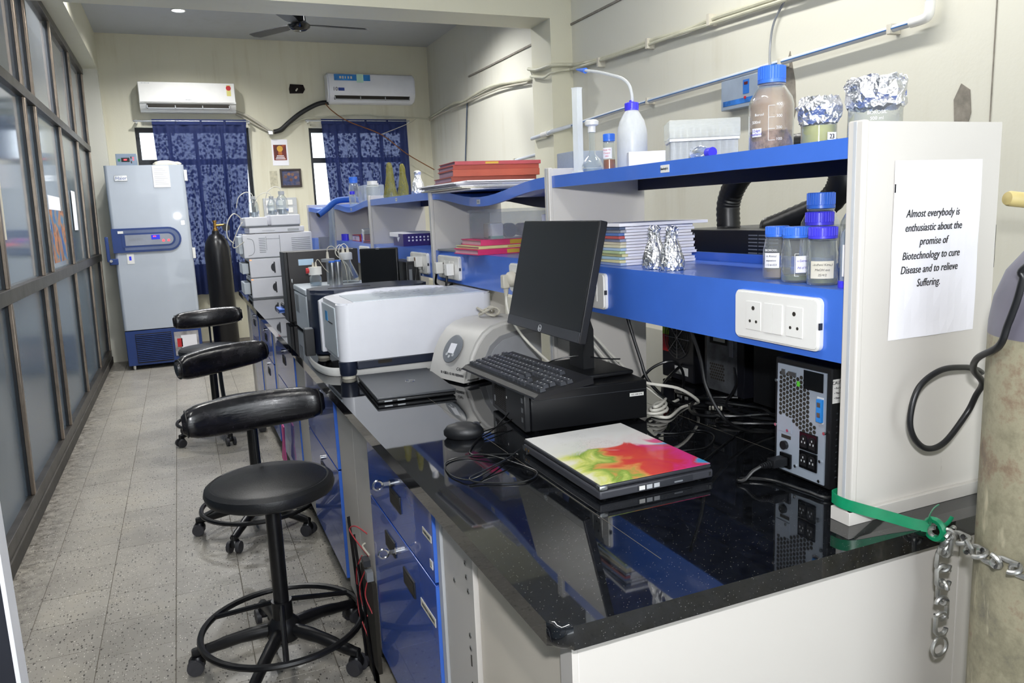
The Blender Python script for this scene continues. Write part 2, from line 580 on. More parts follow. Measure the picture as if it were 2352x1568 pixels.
# back wall with two window openings
W1 = (-0.32, 0.86); W2 = (1.53, 2.70); WZ = (0.95, 2.52)
bm = new()
for a in ((-1.3, W1[0], 0, ZC), (W1[1], W2[0], 0, ZC), (W2[1], 3.25, 0, ZC)):
    box(bm, a[0], a[1], YB, YB + 0.22, a[2], a[3])
for wx in (W1, W2):
    box(bm, wx[0], wx[1], YB, YB + 0.22, 0, WZ[0]); box(bm, wx[0], wx[1], YB, YB + 0.22, WZ[1], ZC)
tag(obj('wall_back', bm, 'wall_far'), 'stained cream wall at the far end with two windows', 'wall', kind='structure')
for k_, wx in enumerate((W1, W2)):
    wn = thing('window_%d' % (k_ + 1), ['dark framed window behind the curtain next to the tall freezer', 'dark framed window behind the curtain under the rounded air conditioner'][k_], 'window', (wx[0], YB + 0.09, WZ[0]), kind='structure')
    ww, wh = wx[1] - wx[0], WZ[1] - WZ[0]
    M['win_frame'] = M.get('win_frame') or mat('dark_window_frame', '#22262c', 0.5)
    M['pane'] = M.get('pane') or thin_glass('window_pane', (0.95, 0.97, 1.0), 0.12)
    for a in ((0, ww, 0, 0.05), (0, ww, wh - 0.05, wh), (0, ww, wh * 0.745, wh * 0.745 + 0.06)):
        B('rail', 'win_frame', wn, a[0], a[1], 0, 0.05, a[2], a[3])
    for x in (0, ww * 0.27, ww * 0.5, ww * 0.74, ww - 0.04):
        B('mullion', 'win_frame', wn, x, x + 0.04, 0.002, 0.048, 0.05, wh - 0.05)
    for i, (a, b) in enumerate(((0.04, ww * .27), (ww * .27 + .04, ww * .5), (ww * .5 + .04, ww * .74), (ww * .74 + .04, ww - .04))):
        B('pane', 'pane', wn, a, b, 0.02, 0.024, 0.05, wh * .745); B('pane', 'pane', wn, a, b, 0.02, 0.024, wh * .745 + .06, wh - .05)

tag(obj('wall_right', box(new(), XR, XR + 0.2, -3.5, YB, 0, ZC), 'wall'), 'long cream side wall carrying pipes and cables', 'wall', kind='structure')
tag(obj('trim_1', box(new(), 2.84, XR, 5.70, 6.06, 0, 2.93), 'beam'), 'cream wall pillar under the cross beam', 'pillar', kind='structure')
tag(obj('trim_2', box(new(), -0.75, XR, 5.70, 6.06, 2.93, ZC), 'beam'), 'cream concrete beam crossing the ceiling', 'beam', kind='structure')
tag(obj('trim_3', box(new(), -1.2, -0.595, 6.06, YB, 3.09, ZC), 'beam'), 'cream beam above the glass partition', 'beam', kind='structure')
tag(obj('wall_left', box(new(), -1.2, -0.60, 9.38, YB, 0, 3.09), 'wall'), 'narrow cream wall pier beside the glass partition end', 'wall', kind='structure')
tag(obj('ceiling', box(new(), -1.3, 3.2, -3.5, 9.7, ZC, ZC + 0.12), 'ceiling'), 'grey painted ceiling slab', 'ceiling', kind='structure')
tag(obj('baseboard_back', box(new(), -0.6, 3.0, YB - 0.012, YB, 0, 0.12), 'plaster_grey'), 'grey cement skirting along the back wall', 'baseboard', kind='structure')
bm = new()
for y0, y1 in ((3.5, 5.70), (6.42, 8.06)):
    box(bm, XR - 0.012, XR + 0.001, y0, y1, 2.885, 2.90)
tag(obj('trim_4', bm, 'plaster_grey'), 'thin plaster ledge line high on the side wall', 'trim', kind='structure')
for i, (p, y0, z0) in enumerate((([(0, 0), (.05, .03), (.07, .16), (.05, .33), (.02, .40), (-.02, .24), (-.03, .1)], 3.265, 1.82), ([(0, 0), (.05, .01), (.06, .14), (.03, .2), (-.01, .17), (-.02, .08)], 2.27, 1.70))):
    bm = new(); prism(bm, [(y0 + u, z0 + v) for u, v in p], 'x', XR - 0.004, XR + 0.002)
    tag(obj('trim_%d' % (5 + i), bm, 'plaster_grey'), ['flaked grey plaster patch behind the tall brown bottle', 'flaked grey plaster patch near the white end panel'][i], 'wall patch', kind='structure')
tag(obj('trim_7', box(new(), XR - 0.004, XR + 0.002, 2.165, 2.169, 0.3, 3.3), 'plaster_grey'), 'vertical crack line in the side wall paint', 'wall crack', kind='structure')
M['dark_hole'] = mat('dark_opening', '#1c1210', 0.9, var=0.3, vscale=20)
bm = new(); prism(bm, [(1.35, 2.90), (1.50, 2.905), (1.525, 2.95), (1.51, 3.0), (1.36, 3.005), (1.345, 2.95)], 'y', YB - 0.006, YB + 0.01)
hb = obj('trim_8', bm, 'dark_hole'); tag(hb, 'dark pipe hole in the back wall between the air conditioners', 'wall hole', kind='structure')
Cy('pipe_stub', 'cable_white', hb, (1.42, YB - .03, 2.93), (1.44, YB - .005, 2.955), 0.008)

# left aluminium and glass partition (leans a hair inwards like the one in the room)
part = thing('wall_partition', 'aluminium framed partition of frosted glass along the aisle', 'partition', (-0.81, 0, 1.17), kind='structure', rot=(0, math.radians(1.3), 0))
def frosted(name, col, rough, refl):
    k = NT(name)
    k.b.inputs['Base Color'].default_value = lin(col)
    nz = k.n('TexNoise', Scale=2.0, Detail=5.0)
    r = k.ramp([(0.3, lin(col)), (0.75, tuple(x * 1.25 for x in lin(col)[:3]))])
    co = k.n('TexCoord'); k.l(co, 'Object', nz, 'Vector'); k.l(nz, 'Fac', r, 'Fac'); k.l(r, 0, k.b, 'Base Color')
    k.b.inputs['Roughness'].default_value = rough
    k.b.inputs['Specular IOR Level'].default_value = refl
    return k.m
M['frosted'] = frosted('frosted_glass', '#66747f', 0.11, 0.9)
M['upper_glass'] = frosted('upper_partition_glass', '#6f747b', 0.06, 0.5)
M['lower_glass'] = frosted('frosted_lower_panel', '#5d6b77', 0.22, 0.5)
def PB(name, m, y0, y1, z0, z1, x0=-0.03, x1=0.03, bev=0.003): return B(name, m, part, x0, x1, y0, y1, z0 - 1.17, z1 - 1.17, bev=bev)
PEND = 9.37
M['curb'] = mat('dark_curb', '#4a4742', 0.8, var=0.12)
PB('curb', 'curb', -3.4, PEND, 0.0, 0.07, -0.05, 0.04)
PB('bottom_rail', 'alu_dark', -3.4, PEND, 0.07, 0.14, -0.03, 0.032)
PB('middle_rail', 'alu_dark', -3.4, PEND, 1.115, 1.185, -0.03, 0.034)
PB('upper_rail', 'alu_dark', -3.4, PEND, 2.25, 2.31, -0.03, 0.034)
PB('top_rail', 'alu_dark', -3.4, PEND, 3.03, 3.09, -0.03, 0.034)
mull = [-2.4, -1.25, -.1, 1.05, 2.2, 3.35, 4.42, 5.53, 5.92, 7.08, 8.24, PEND - 0.03]
edges = [-3.4] + mull
for y in mull:
    for z0, z1 in ((0.14, 1.115), (1.185, 2.25), (2.31, 3.03)):
        PB('mullion', 'alu', y - 0.02, y + 0.02, z0, z1, 0.012, 0.03); PB('mullion_gasket', 'win_frame', y - 0.019, y + 0.019, z0, z1, -0.03, 0.0118, bev=0)
for a, b in zip(edges, edges[1:]):
    PB('glass_pane', 'lower_glass', a + .02, b - .02, 0.14, 1.115, -0.008, -0.002, bev=0)
    PB('glass_pane', 'frosted', a + .02, b - .02, 1.185, 2.25, -0.008, -0.002, bev=0)
    PB('glass_pane', 'upper_glass', a + .02, b - .02, 2.31, 3.03, -0.008, -0.002, bev=0)
# papers stuck to the glass
M['poster_mix'] = None
def poster_mat(name, stops, scale=5.0):
    k = NT(name)
    co = k.n('TexCoord')
    nz = k.n('TexNoise', Scale=scale, Detail=4.0, Distortion=1.2)
    k.l(co, 'Object', nz, 'Vector')
    r = k.ramp(stops)
    k.l(nz, 'Fac', r, 'Fac'); k.l(r, 0, k.b, 'Base Color')
    k.b.inputs['Roughness'].default_value = 0.5
    return k.m
M['poster_col'] = poster_mat('colourful_poster', [(0.35, '#2f4f9a'), (0.44, '#4a7fa0'), (0.5, '#8a7a72'), (0.56, '#c07a4a'), (0.64, '#5d4a48')], 5)
def lean_x(z): return -0.81 + 0.0227 * (z - 1.17) + 0.003
def stuck(name, label, cat, m, y0, y1, z0, z1):
    bm = new(); box(bm, -0.001, 0.001, y0, y1, z0 - 1.17, z1 - 1.17)
    o = obj(name, bm, m, None, (-0.8045, 0, 1.17), rot=(0, math.radians(1.3), 0))
    return tag(o, label, cat)
pz = thing('wall_poster', 'colourful poster with a white head strip stuck on the frosted glass', 'poster', (-0.804, 6.5, 1.5), rot=(0, math.radians(1.3), 0))
B('print', 'poster_col', pz, -0.001, 0.001, -0.28, 0.42, -0.27, 0.1); B('head_strip', 'paper', pz, -0.001, 0.001, -0.28, 0.3, 0.102, 0.2)
stuck('notice_paper', 'plain white paper stuck on the glass behind the poster', 'paper', 'paper', 7.5, 7.75, 1.45, 1.78)
stuck('notice_paper', 'pale paper strip at the picture edge on the nearest glass', 'paper', 'paper2', 4.47, 4.62, 1.42, 1.85)
# ------------------------------------------------------------------ the island bench
ZT = 0.90
wt = thing('worktop', 'polished black granite worktop running the length of the bench', 'worktop', (0, 0, ZT))
bm = new()
prism(bm, rrect(0.41, 1.96, 0.865, 6.80, 0.028, 5), 'z', -0.036, 0.0)
ed = [e for e in bm.edges if abs(e.verts[0].co.z - e.verts[1].co.z) < 1e-6]
bmesh.ops.bevel(bm, geom=ed, offset=0.012, segments=3, profile=0.5, affect='EDGES')
crisp(obj('slab', bm, 'granite', wt, smooth=True))
for x, y0, y1 in ((0.657, 0.98, 2.6), (1.186, 1.05, 2.08)):
    B('joint', 'seam', wt, x - 0.0006, x + 0.0006, y0, y1, -0.001, 0.00025)
B('joint', 'seam', wt, 0.43, 1.15, 2.745, 2.7462, -0.001, 0.00025)

# under-bench frame: white end panel, side panel, perforated post, fillers
fr = thing('bench_frame', 'white laminate bench end and side panels under the black worktop', 'bench frame')
B('end_panel', 'panel', fr, 0.458, 1.238, 0.895, 0.92, 0.02, 0.8635, bev=0.002)
B('end_panel', 'panel', fr, 1.24, 1.90, 0.896, 0.92, 0.02, 0.8635, bev=0.002)
B('corner_edge', 'panel', fr, 0.448, 0.457, 0.893, 0.93, 0.02, 0.8635)
B('side_panel', 'panel_side', fr, 0.462, 0.48, 0.921, 1.312, 0.02, 0.8635)
po = B('post', 'panel', fr, 0.452, 0.48, 1.315, 1.50, 0.02, 0.8635, bev=0.001)
M['hole'] = mat('screw_hole', '#2a2620', 0.8)
for y, z in ((1.355, .78), (1.352, .752), (1.345, .725), (1.43, .711), (1.347, .63), (1.347, .602)):
    s_ = Cy('screw', 'steel', po, (0.4505, y, z), (0.4515, y, z), 0.0055, seg=12); Cy('recess', 'hole', s_, (0.45, y, z), (0.4506, y, z), 0.0025, seg=8)
for y, z in ((1.347, .575), (1.349, .515), (1.349, .46)):
    B('slot', 'hole', po, 0.4508, 0.4522, y - .0018, y + .0018, z - .012, z + .012)
B('slot', 'black_pl', po, 0.4500, 0.4522, 1.335, 1.375, .828, .842)
B('edge_seal', 'grey_pl', fr, 0.447, 0.47, 1.505, 1.53, 0.02, 0.8635)
for y0, y1 in ((2.185, 2.40), (2.402, 2.66), (3.42, 3.70), (4.52, 4.66), (5.36, 5.52), (6.1, 6.3)):
    B('filler_panel', 'panel', fr, 0.445, 0.465, y0, y1, 0.14, 0.8635)
B('far_side_panel', 'panel_side', fr, 1.88, 1.9, 0.921, 6.7, 0.02, 0.8635)
B('far_end_panel', 'panel', fr, 0.458, 1.9, 6.66, 6.7, 0.02, 0.8635)
B('centre_panel', 'panel_side', fr, 1.17, 1.19, 0.921, 6.65, 0.02, 0.8635)

def handle(parent, y, z, w=0.1, h=0.044, m='black_pl'):
    hd = B('handle', m, parent, -0.004, 0.003, y - w / 2, y + w / 2, z - h / 2, z + h / 2, bev=0.0015)
    B('grip_recess', 'hole', hd, -0.005, -0.0035, y - w / 2 + .012, y + w / 2 - .012, z - h / 2 + .007, z + h / 2 - .009)
    return hd
def lock(parent, y, z, key=False):
    lk = Cy('lock', 'chrome', parent, (-0.012, y, z), (0.0, y, z), 0.009, seg=16)
    if key:
        bm = new(); box(bm, -0.03, -0.012, y - .0012, y + .0012, z - .005, z + .005)
        torus(bm, (-0.042, y, z - 0.001), 0.012, 0.0035, 20, 6, 'y')
        obj('key', bm, 'chrome', lk, smooth=True)
    return lk

def drawer_unit(label, y0, y1, zsplit, xf=0.44, keys=False, door_swing=0.0, detail=True, tags=False, double=False):
    """y0 = near end, y1 = far end; local frame sits on the front plane"""
    t = thing('drawer_cabinet', label, 'cabinet', (xf, 0, 0), group='blue under-bench cabinets')
    B('carcass', 'panel', t, 0.022, 0.62, y0 + .004, y1 - .004, 0.15, 0.8635)
    d1 = B('drawer', 'blue_front', t, 0.0, 0.02, y0, y1, zsplit + .003, 0.858, bev=0.0015)
    d2 = B('door', 'blue_front', t, 0.0, 0.02, y0, y1, 0.15, zsplit - .003, bev=0.0015)
    for d, za, zb in ((d1, zsplit + .003, 0.858), (d2, 0.15, zsplit - .003)):
        B('edge_return', 'blue', d, 0.0005, 0.0195, y0 - 0.0012, y0 + 0.0003, za + .002, zb - .002)
    yc = (y0 + y1) / 2
    if detail:
        handle(d1, yc, 0.742 if not double else .745)
        lock(d1, yc + .005, 0.79, keys)
        handle(d2, yc - .09 if double else yc, zsplit - 0.095)
        lock(d2, yc - .005, zsplit - 0.045, keys)
        if double: handle(d2, yc + .09, zsplit - 0.065)
    return t, d1, d2
t, d1, d2 = drawer_unit('nearest blue drawer cabinet with two keys in its locks', 1.535, 2.165, 0.655, keys=True, double=True)
lb = B('label_plate', 'paper2', d1, -0.0012, 0.0004, 1.545, 1.61, 0.748, 0.764)
marks('print_marks', 'dark_grey', lb, (-0.0014, 1.578, 0.756), .055, .007, 'y', 12)
lb = B('label_plate', 'white_pl', d1, -0.0012, 0.0004, 1.545, 1.565, 0.685, 0.705)
text('lettering', 'L', 0.014, 'ink', lb, (-0.0014, 1.555, 0.695), FX)
lb = B('label_plate', 'paper2', d2, -0.0012, 0.0004, 1.55, 1.665, 0.545, 0.565)
marks('print_marks', 'dark_grey', lb, (-0.0014, 1.607, 0.555), .1, .009, 'y', 15)
drawer_unit('blue drawer cabinet beside the white filler panels and red wires', 2.70, 3.38, 0.565)
drawer_unit('third blue drawer cabinet, half hidden by the nearest stool backrest', 3.72, 4.50, 0.60)
drawer_unit('fourth blue drawer cabinet, above the second stool seat', 4.68, 5.34, 0.62)
drawer_unit('farthest blue drawer cabinet, under the white instrument stack', 5.54, 6.08, 0.62)

# ------------------------------------------------------------------ reagent rack
rk = thing('reagent_rack', 'white and blue two-tier reagent rack along the middle of the bench', 'shelf rack', (0, 0, ZT))
PY = [0.955, 2.10, 3.275, 4.45, 5.60, 6.74]
M['rack_white'] = laminate('rack_white_paint', '#cfcbc5', '#6f675a', 0.75)
for i, y in enumerate(PY):
    bm = new(); box(bm, 1.032, 1.35, y - 0.013, y + 0.013, 0.0, 0.678, bev=0.001)
    p = obj('upright_panel', bm, 'rack_white', rk)
    B('edge_post', 'rack_white', p, 1.018, 1.0315, y - 0.016, y + 0.016, 0.0, 0.680, bev=0.003)
    B('edge_groove', 'grey_pl', p, 1.0168, 1.019, y - .003, y + .003, 0.0, 0.678)
p0 = B('base_trim', 'rack_white', rk, 1.010, 1.355, PY[0] - .022, PY[0] - .0135, 0.0, 0.024, bev=0.001)
B('base_trim', 'rack_white', rk, 1.009, 1.018, PY[0] - .022, PY[0] + .02, 0.0, 0.024, bev=0.001)
def shelf(y0, y1, zf, z0, z1, sag, name, back_lip=0.0, thick=0.006):
    """folded sheet-metal shelf: deck plus deep front lip, sagging by sag(y)"""
    n = 14 if sag else 1
    def sg(y): return -sag * math.sin(PI * (y - y0) / (y1 - y0)) ** 2
    def strip(poly):
        bm = new()
        prev = None
        for k in range(n + 1):
            y = y0 + (y1 - y0) * k / n
            ring = [bm.verts.new((x, y, z + sg(y))) for x, z in poly]
            if prev:
                for i in range(len(poly)):
                    j = (i + 1) % len(poly)
                    bm.faces.new((prev[i], prev[j], ring[j], ring[i]))
            else: bm.faces.new(ring[::-1])
            prev = ring
        bm.faces.new(prev)
        return bm
    s_ = obj(name, strip([(zf, z1 - thick), (1.345, z1 - thick), (1.345, z1), (zf, z1)]), 'blue', rk, smooth=True)
    obj('front_lip', strip([(zf - .012, z0), (zf, z0), (zf, z1), (zf - .012, z1)]), 'blue', s_, smooth=True)
    if back_lip: obj('back_lip', strip([(1.333, z0 + (z1 - z0) * .3), (1.345, z0 + (z1 - z0) * .3), (1.345, z1 + back_lip), (1.333, z1 + back_lip)]), 'blue', s_, smooth=True)
    else: obj('back_beam', strip([(1.325, z1 - .05), (1.345, z1 - .05), (1.345, z1 - thick), (1.325, z1 - thick)]), 'shade_navy', s_, smooth=True)
    return s_, sg
M['shade_navy'] = mat('shaded_blue_enamel', '#141c3c', .4, var=.04)  # shade under the upper shelf, put into the back beam's colour
shelves = []
for i in range(5):
    a, b = PY[i] + 0.0135, PY[i + 1] - 0.0165
    sag = (0.0, 0.042, 0.0, 0.03, 0.02)[i]
    us, sg = shelf(a, b, 1.040, 0.622, 0.656, sag, 'upper_shelf')
    shelves.append(sg)
    yt = (1.503, 2.70, 3.86, 4.98, 6.1)[i]
    np_ = B('nameplate', 'white_pl' if i == 0 else 'grey_pl', us, 1.0268, 1.0282, yt - .017, yt + .017, 0.631 + sg(yt), 0.648 + sg(yt), bev=0.0005)
    text('lettering', 'Godrej', 0.0075, 'ink', np_, (1.0262, yt + .007, 0.6395 + sg(yt)), FX, shear=0.25) if i == 0 else None; marks('print_marks', 'mid_grey', np_, (1.0264, yt - .007 if i == 0 else yt, 0.6395 + sg(yt)), .013 if i == 0 else .022, .005, 'y', 5)
    shelf(a, b, 1.042, 0.276, 0.403, 0.0, 'lower_shelf', back_lip=0.022)

def zu(i, y): return ZT + 0.656 + shelves[i](y) + 0.0004       # top of the upper shelf of bay i
ZL = ZT + 0.403 + 0.0004                                       # top of the lower shelf

# power boxes on the blue fascia
def socket_box(label, y0, y1, plugs=(), full=True):
    t = thing('socket_box', label, 'power socket', (1.030, (y0 + y1) / 2, 1.238), group='white power boxes on the rack')
    hw = (y1 - y0) / 2
    bm = new()
    prism(bm, rrect(-hw, hw, -0.048, 0.048, 0.012, 4), 'x', -0.012, 0.0)
    bmesh.ops.bevel(bm, geom=[e for e in bm.edges if abs(e.verts[0].co.x + .012) < 1e-6 and abs(e.verts[1].co.x + .012) < 1e-6], offset=0.004, segments=2, affect='EDGES')
    crisp(obj('plate', bm, 'white_pl', t, smooth=True))
    if full:
        for s in (-1, 1):
            md = B('socket', 'white_pl', t, -0.0135, -0.0118, s * .055 - .021, s * .055 + .021, -.028, .028, bev=0.0006)
            for dy, dz, r in ((0, .015, .0042), (-.009, -.011, .003), (.009, -.011, .003)):
                Cy('pin_hole', 'hole', md, (-0.0140, s * .055 + dy, dz), (-0.0133, s * .055 + dy, dz), r, seg=12)
        for dy in (-.0125, .0125):
            bm = new(); prism(bm, [(-.0150, -.028), (-.0118, -.028), (-.0118, .028), (-.0136, .028)], 'y', dy - .0118, dy + .0118)
            obj('switch', bm, 'white_pl', t)
        B('clip', 'dark_grey', t, -0.011, -0.004, -hw - .0015, -hw + .001, -.008, .004)
    return t
sb = [socket_box('white power box with two empty sockets on the nearest blue fascia', 1.023, 1.249),
      socket_box('white power box partly hidden behind the monitor right edge', 1.773, 2.0),
      socket_box('white power box with a big cream plug beside the monitor', 2.19, 2.416),
      socket_box('white power box with two square white adapters by the divider', 2.93, 3.205),
      socket_box('white power box with an adapter and a brown-marked plug', 3.36, 3.638),
      socket_box('white power box behind the dark laptop screen, nearer one', 4.12, 4.36, full=False),
      socket_box('white power box behind the dark laptop screen, farther one', 4.55, 4.79, full=False)]
def plug(label, y, z, m='white_pl', big=False, cable=None, x=1.016):
    t = thing('power_plug', label, 'plug', (x, y, z))
    if big:
        bm = new(); lathe(bm, [(.0, 0), (.024, 0), (.027, .006), (.024, .02), (.014, .03), (.0, .032)], 20)
        bmesh.ops.rotate(bm, verts=bm.verts, cent=(0, 0, 0), matrix=Matrix.Rotation(-PI / 2, 3, 'Y'))
        obj('body', bm, 'beige_pl', t, smooth=True)
        B('grip', 'beige_pl', t, -.045, -.02, -.013, .013, -.03, .016, bev=.005)
        cyl_ = new(); cyl(cyl_, (-.03, 0, -.028), (-.03, 0, -.055), .009, .006, 12); obj('strain_relief', cyl_, 'beige_pl', t, smooth=True)
    else:
        B('body', m, t, -.032, 0, -.017, .017, -.022, .026, bev=.003)
    if cable: T('cable', cable[0], t, [(p[0] - x, p[1] - y, p[2] - z) for p in cable[1]], cable[2])
    return t
plug('big round cream plug in the power box left of the monitor', 2.37, 1.235, big=True, cable=('cable_white', [(.986, 2.37, 1.185), (.985, 2.365, 1.15), (.99, 2.34, 1.10), (1.02, 2.28, 1.03), (1.08, 2.2, .95)], .0045))
plug('white adapter in the power box by the divider, nearer one', 3.0, 1.232, cable=('cable_black', [(.99, 3.0, 1.21), (.985, 3.0, 1.175), (1.0, 3.05, 1.155), (1.06, 3.15, 1.16)], .005))
plug('white adapter in the power box by the divider, farther one', 3.14, 1.232, cable=('cable_black', [(.99, 3.14, 1.21), (.99, 3.16, 1.17), (1.02, 3.2, 1.15)], .005))
plug('white adapter in the power box beyond the divider', 3.56, 1.24, cable=('cable_black', [(.99, 3.56, 1.22), (.98, 3.555, 1.16), (.97, 3.55, 1.05), (1.0, 3.5, .93)], .004))
pl = plug('white plug with a brown mark beyond the divider', 3.44, 1.245, cable=('cable_black', [(.99, 3.44, 1.22), (.98, 3.43, 1.16), (.96, 3.4, 1.05), (1.0, 3.36, .93)], .004))
M['brown'] = mat('brown_mark', '#7a4a22', 0.5); B('brown_mark', 'brown', pl, -.033, -.0315, -.006, .006, .008, .022)
# ------------------------------------------------------------------ stools
M['leather'] = None
def leather():
    k = NT('worn_black_leatherette')
    co = k.n('TexCoord')
    nz = k.n('TexNoise', Scale=14.0, Detail=7.0, Roughness=0.7)
    k.l(co, 'Object', nz, 'Vector')
    r = k.ramp([(0.4, '#0d0d10'), (0.62, '#1b191e'), (0.78, '#3a3338')]); k.l(nz, 'Fac', r, 'Fac'); k.l(r, 0, k.b, 'Base Color')
    rr = k.ramp([(0.35, (0.14,) * 3), (0.75, (0.4,) * 3)]); k.l(nz, 'Fac', rr, 'Fac'); k.l(rr, 0, k.b, 'Roughness')
    mp = k.n('Mapping'); mp.inputs['Scale'].default_value = (1, 1, 5); k.l(co, 'Object', mp, 'Vector')
    n2 = k.n('TexNoise', Scale=22.0, Detail=5.0); k.l(mp, 0, n2, 'Vector')
    bp = k.n('Bump', Strength=0.14, Distance=0.006); k.l(n2, 'Fac', bp, 'Height'); k.l(bp, 'Normal', k.b, 'Normal')
    return k.m
M['leather'] = leather()
M['seat_black'] = mat('matt_black_leatherette', '#17181b', 0.42, var=0.08, bump=0.08, bscale=200)
M['black_paint'] = mat('chipped_black_paint', '#141417', 0.35, var=0.25, vscale=25)
M['caster_grey'] = mat('grey_caster', '#3a3a3f', 0.5, var=0.1)
def pad(bm, W, H, D, sag=0.05, n=22, s=18):
    rings = []
    for i in range(n + 1):
        u = -1 + 2 * i / n
        e = (1 - abs(u) ** 14) ** 0.5 if abs(u) < 1 else 0
        hh = H / 2 * (0.8 + 0.2 * (1 - u * u)) * max(e, 0.55 if abs(u) > .98 else e)
        dd = D / 2 * max(e, 0.5 if abs(u) > .98 else e)
        yo = -sag * u * u
        ring = []
        for k in range(s):
            a = 2 * PI * k / s
            c, si = math.cos(a), math.sin(a)
            px = math.copysign(abs(c) ** 0.7, c); pz_ = math.copysign(abs(si) ** 0.7, si)
            ring.append(bm.verts.new((u * W / 2, yo + dd * px, hh * pz_)))
        rings.append(ring)
    for a, b in zip(rings, rings[1:]):
        for k in range(s):
            j = (k + 1) % s
            bm.faces.new((a[k], a[j], b[j], b[k]))
    bm.faces.new(rings[0][::-1]); bm.faces.new(rings[-1])
    return bm

def stool(label, x, y, rz, phase, back_roll, seat_z=0.635, back_z=0.80, bw=0.46):
    t = thing('lab_stool', label, 'stool', (x, y, 0), rz, group='black wheeled stools along the bench')
    L('hub', 'black_paint', t, [(.0, .075), (.05, .075), (.058, .09), (.052, .13), (.034, .15), (.034, .21), (.0, .21)], 20)
    for k in range(5):
        a = math.radians(phase) + 2 * PI * k / 5 - rz
        c, s_ = math.cos(a), math.sin(a)
        lg = T('leg', 'black_paint', t, [(c * .035, s_ * .035, .11), (c * .14, s_ * .14, .10), (c * .24, s_ * .24, .078), (c * .29, s_ * .29, .07)], [.022, .02, .018, .016], 10, 4)
        bm = new()
        for o_ in (-.014, .014):
            p = Vector((c * .285 - s_ * o_, s_ * .285 + c * o_, .028)); q = p + Vector((-s_, c, 0)) * (.016 if o_ > 0 else -.016)
            cyl(bm, p, q, .028, .026, 16)
        obj('caster', bm, 'caster_grey', lg, smooth=True)
        bm = new(); cyl(bm, (c * .285, s_ * .285, .05), (c * .285, s_ * .285, .082), .012, .012, 10); lathe(bm, [(.0, .03), (.024, .03), (.026, .045), (.018, .06), (.0, .062)], 12, (c * .28, s_ * .28, 0))
        obj('caster_hood', bm, 'black_paint', lg, smooth=True)
    bm = new(); torus(bm, (0, 0, .125), .262, .011, 48, 8)
    fr_ = obj('foot_ring', bm, 'black_paint', t, smooth=True)
    for k in range(3):
        a = math.radians(phase + 70) + 2 * PI * k / 3 - rz
        T('spoke', 'black_paint', fr_, [(math.cos(a) * .03, math.sin(a) * .03, .20), (math.cos(a) * .262, math.sin(a) * .262, .125)], .009, 8, 0)
    Cy('column', 'black_paint', t, (0, 0, .2), (0, 0, .53), .025, .025, 20)
    Cy('piston', 'chrome', t, (0, 0, .53), (0, 0, seat_z - .05), .016, .016, 16)
    L('seat', 'seat_black', t, [(.0, -.058), (.175, -.058), (.2, -.045), (.206, -.028), (.202, -.012), (.188, -.002), (.182, -.0035), (.176, 0), (.0, .006)], 40, (0, 0, seat_z))
    T('back_bracket', 'black_paint', t, [(0, .12, seat_z - .06), (0, .25, seat_z - .055), (0, .275, seat_z), (0, .285, back_z - .04), (0, .285, back_z)], .018, 8, 4, flat=.4)
    bm = new(); pad(bm, bw, .132, .085)
    p = obj('backrest', bm, 'leather', t, (0, .28, back_z), smooth=True, rot=(math.radians(-4), math.radians(back_roll), 0))
    for s_ in (-1, 1):
        bm = new(); torus(bm, (s_ * bw * .47, -.042, 0), .045, .0035, 20, 6, 'x'); obj('end_piping', bm, 'seat_black', p, smooth=True)
    return t
stool('black stool nearest the camera with a worn padded backrest', 0.19, 2.53, math.radians(2), -45, -2.0, bw=0.475)
stool('second black stool, its backrest turned towards the partition', 0.225, 3.75, math.radians(22), -119, -3.5)
stool('third black stool in front of the freezer and black gas cylinder', 0.12, 5.58, math.radians(-3), -150, -3)

# ------------------------------------------------------------------ far end: freezer, gas cylinder, air conditioners, curtains
M['fz_grey'] = mat('pale_grey_enamel', '#b3bbc6', 0.3, var=0.02, vscale=2, coat=0.4)
M['fz_blue'] = mat('navy_plastic', '#1d3a78', 0.4, var=0.06)
M['fz_inner'] = mat('control_panel_grey', '#8d93a0', 0.4)
M['led_red'] = mat('red_led', '#ff3038', 0.4, var=0, emit=2.5)
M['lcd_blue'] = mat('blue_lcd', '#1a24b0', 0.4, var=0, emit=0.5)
fz = thing('upright_freezer', 'tall pale grey laboratory freezer with a navy control band', 'freezer', (-0.245, 8.70, 0))
hw = 0.365
B('cabinet', 'fz_grey', fz, -hw + .01, hw - .01, .07, .63, .10, 2.05, bev=.01)
bm = new(); prism(bm, rrect(-hw, hw, 0, .075, .03, 4), 'z', .415, 2.062); crisp(obj('door', bm, 'fz_grey', fz, smooth=True))
bs = B('base', 'fz_blue', fz, -hw + .004, hw - .004, .004, .62, .045, .405, bev=.006)
B('vent_backing', 'hole', bs, -.27, .07, -.0, .0045, .07, .37)
for k in range(15): B('louver', 'fz_blue', bs, -.265, .065, -.009, .003, .082 + k * .0192, .092 + k * .0192)
pk = B('document_pocket', mat('clear_pocket', '#a5a2a4', .2, var=.25, vscale=9), bs, .095, .33, -.004, .003, .11, .36)
B('red_print', 'red', pk, .12, .17, -.006, -.0045, .2, .29); B('white_print', 'paper', pk, .16, .31, -.006, -.0045, .14, .32)
for sx in (-1, 1):
    for yy in (.06, .57): Cy('foot', 'chrome', fz, (sx * .31, yy, 0), (sx * .31, yy, .05), .018, seg=12)
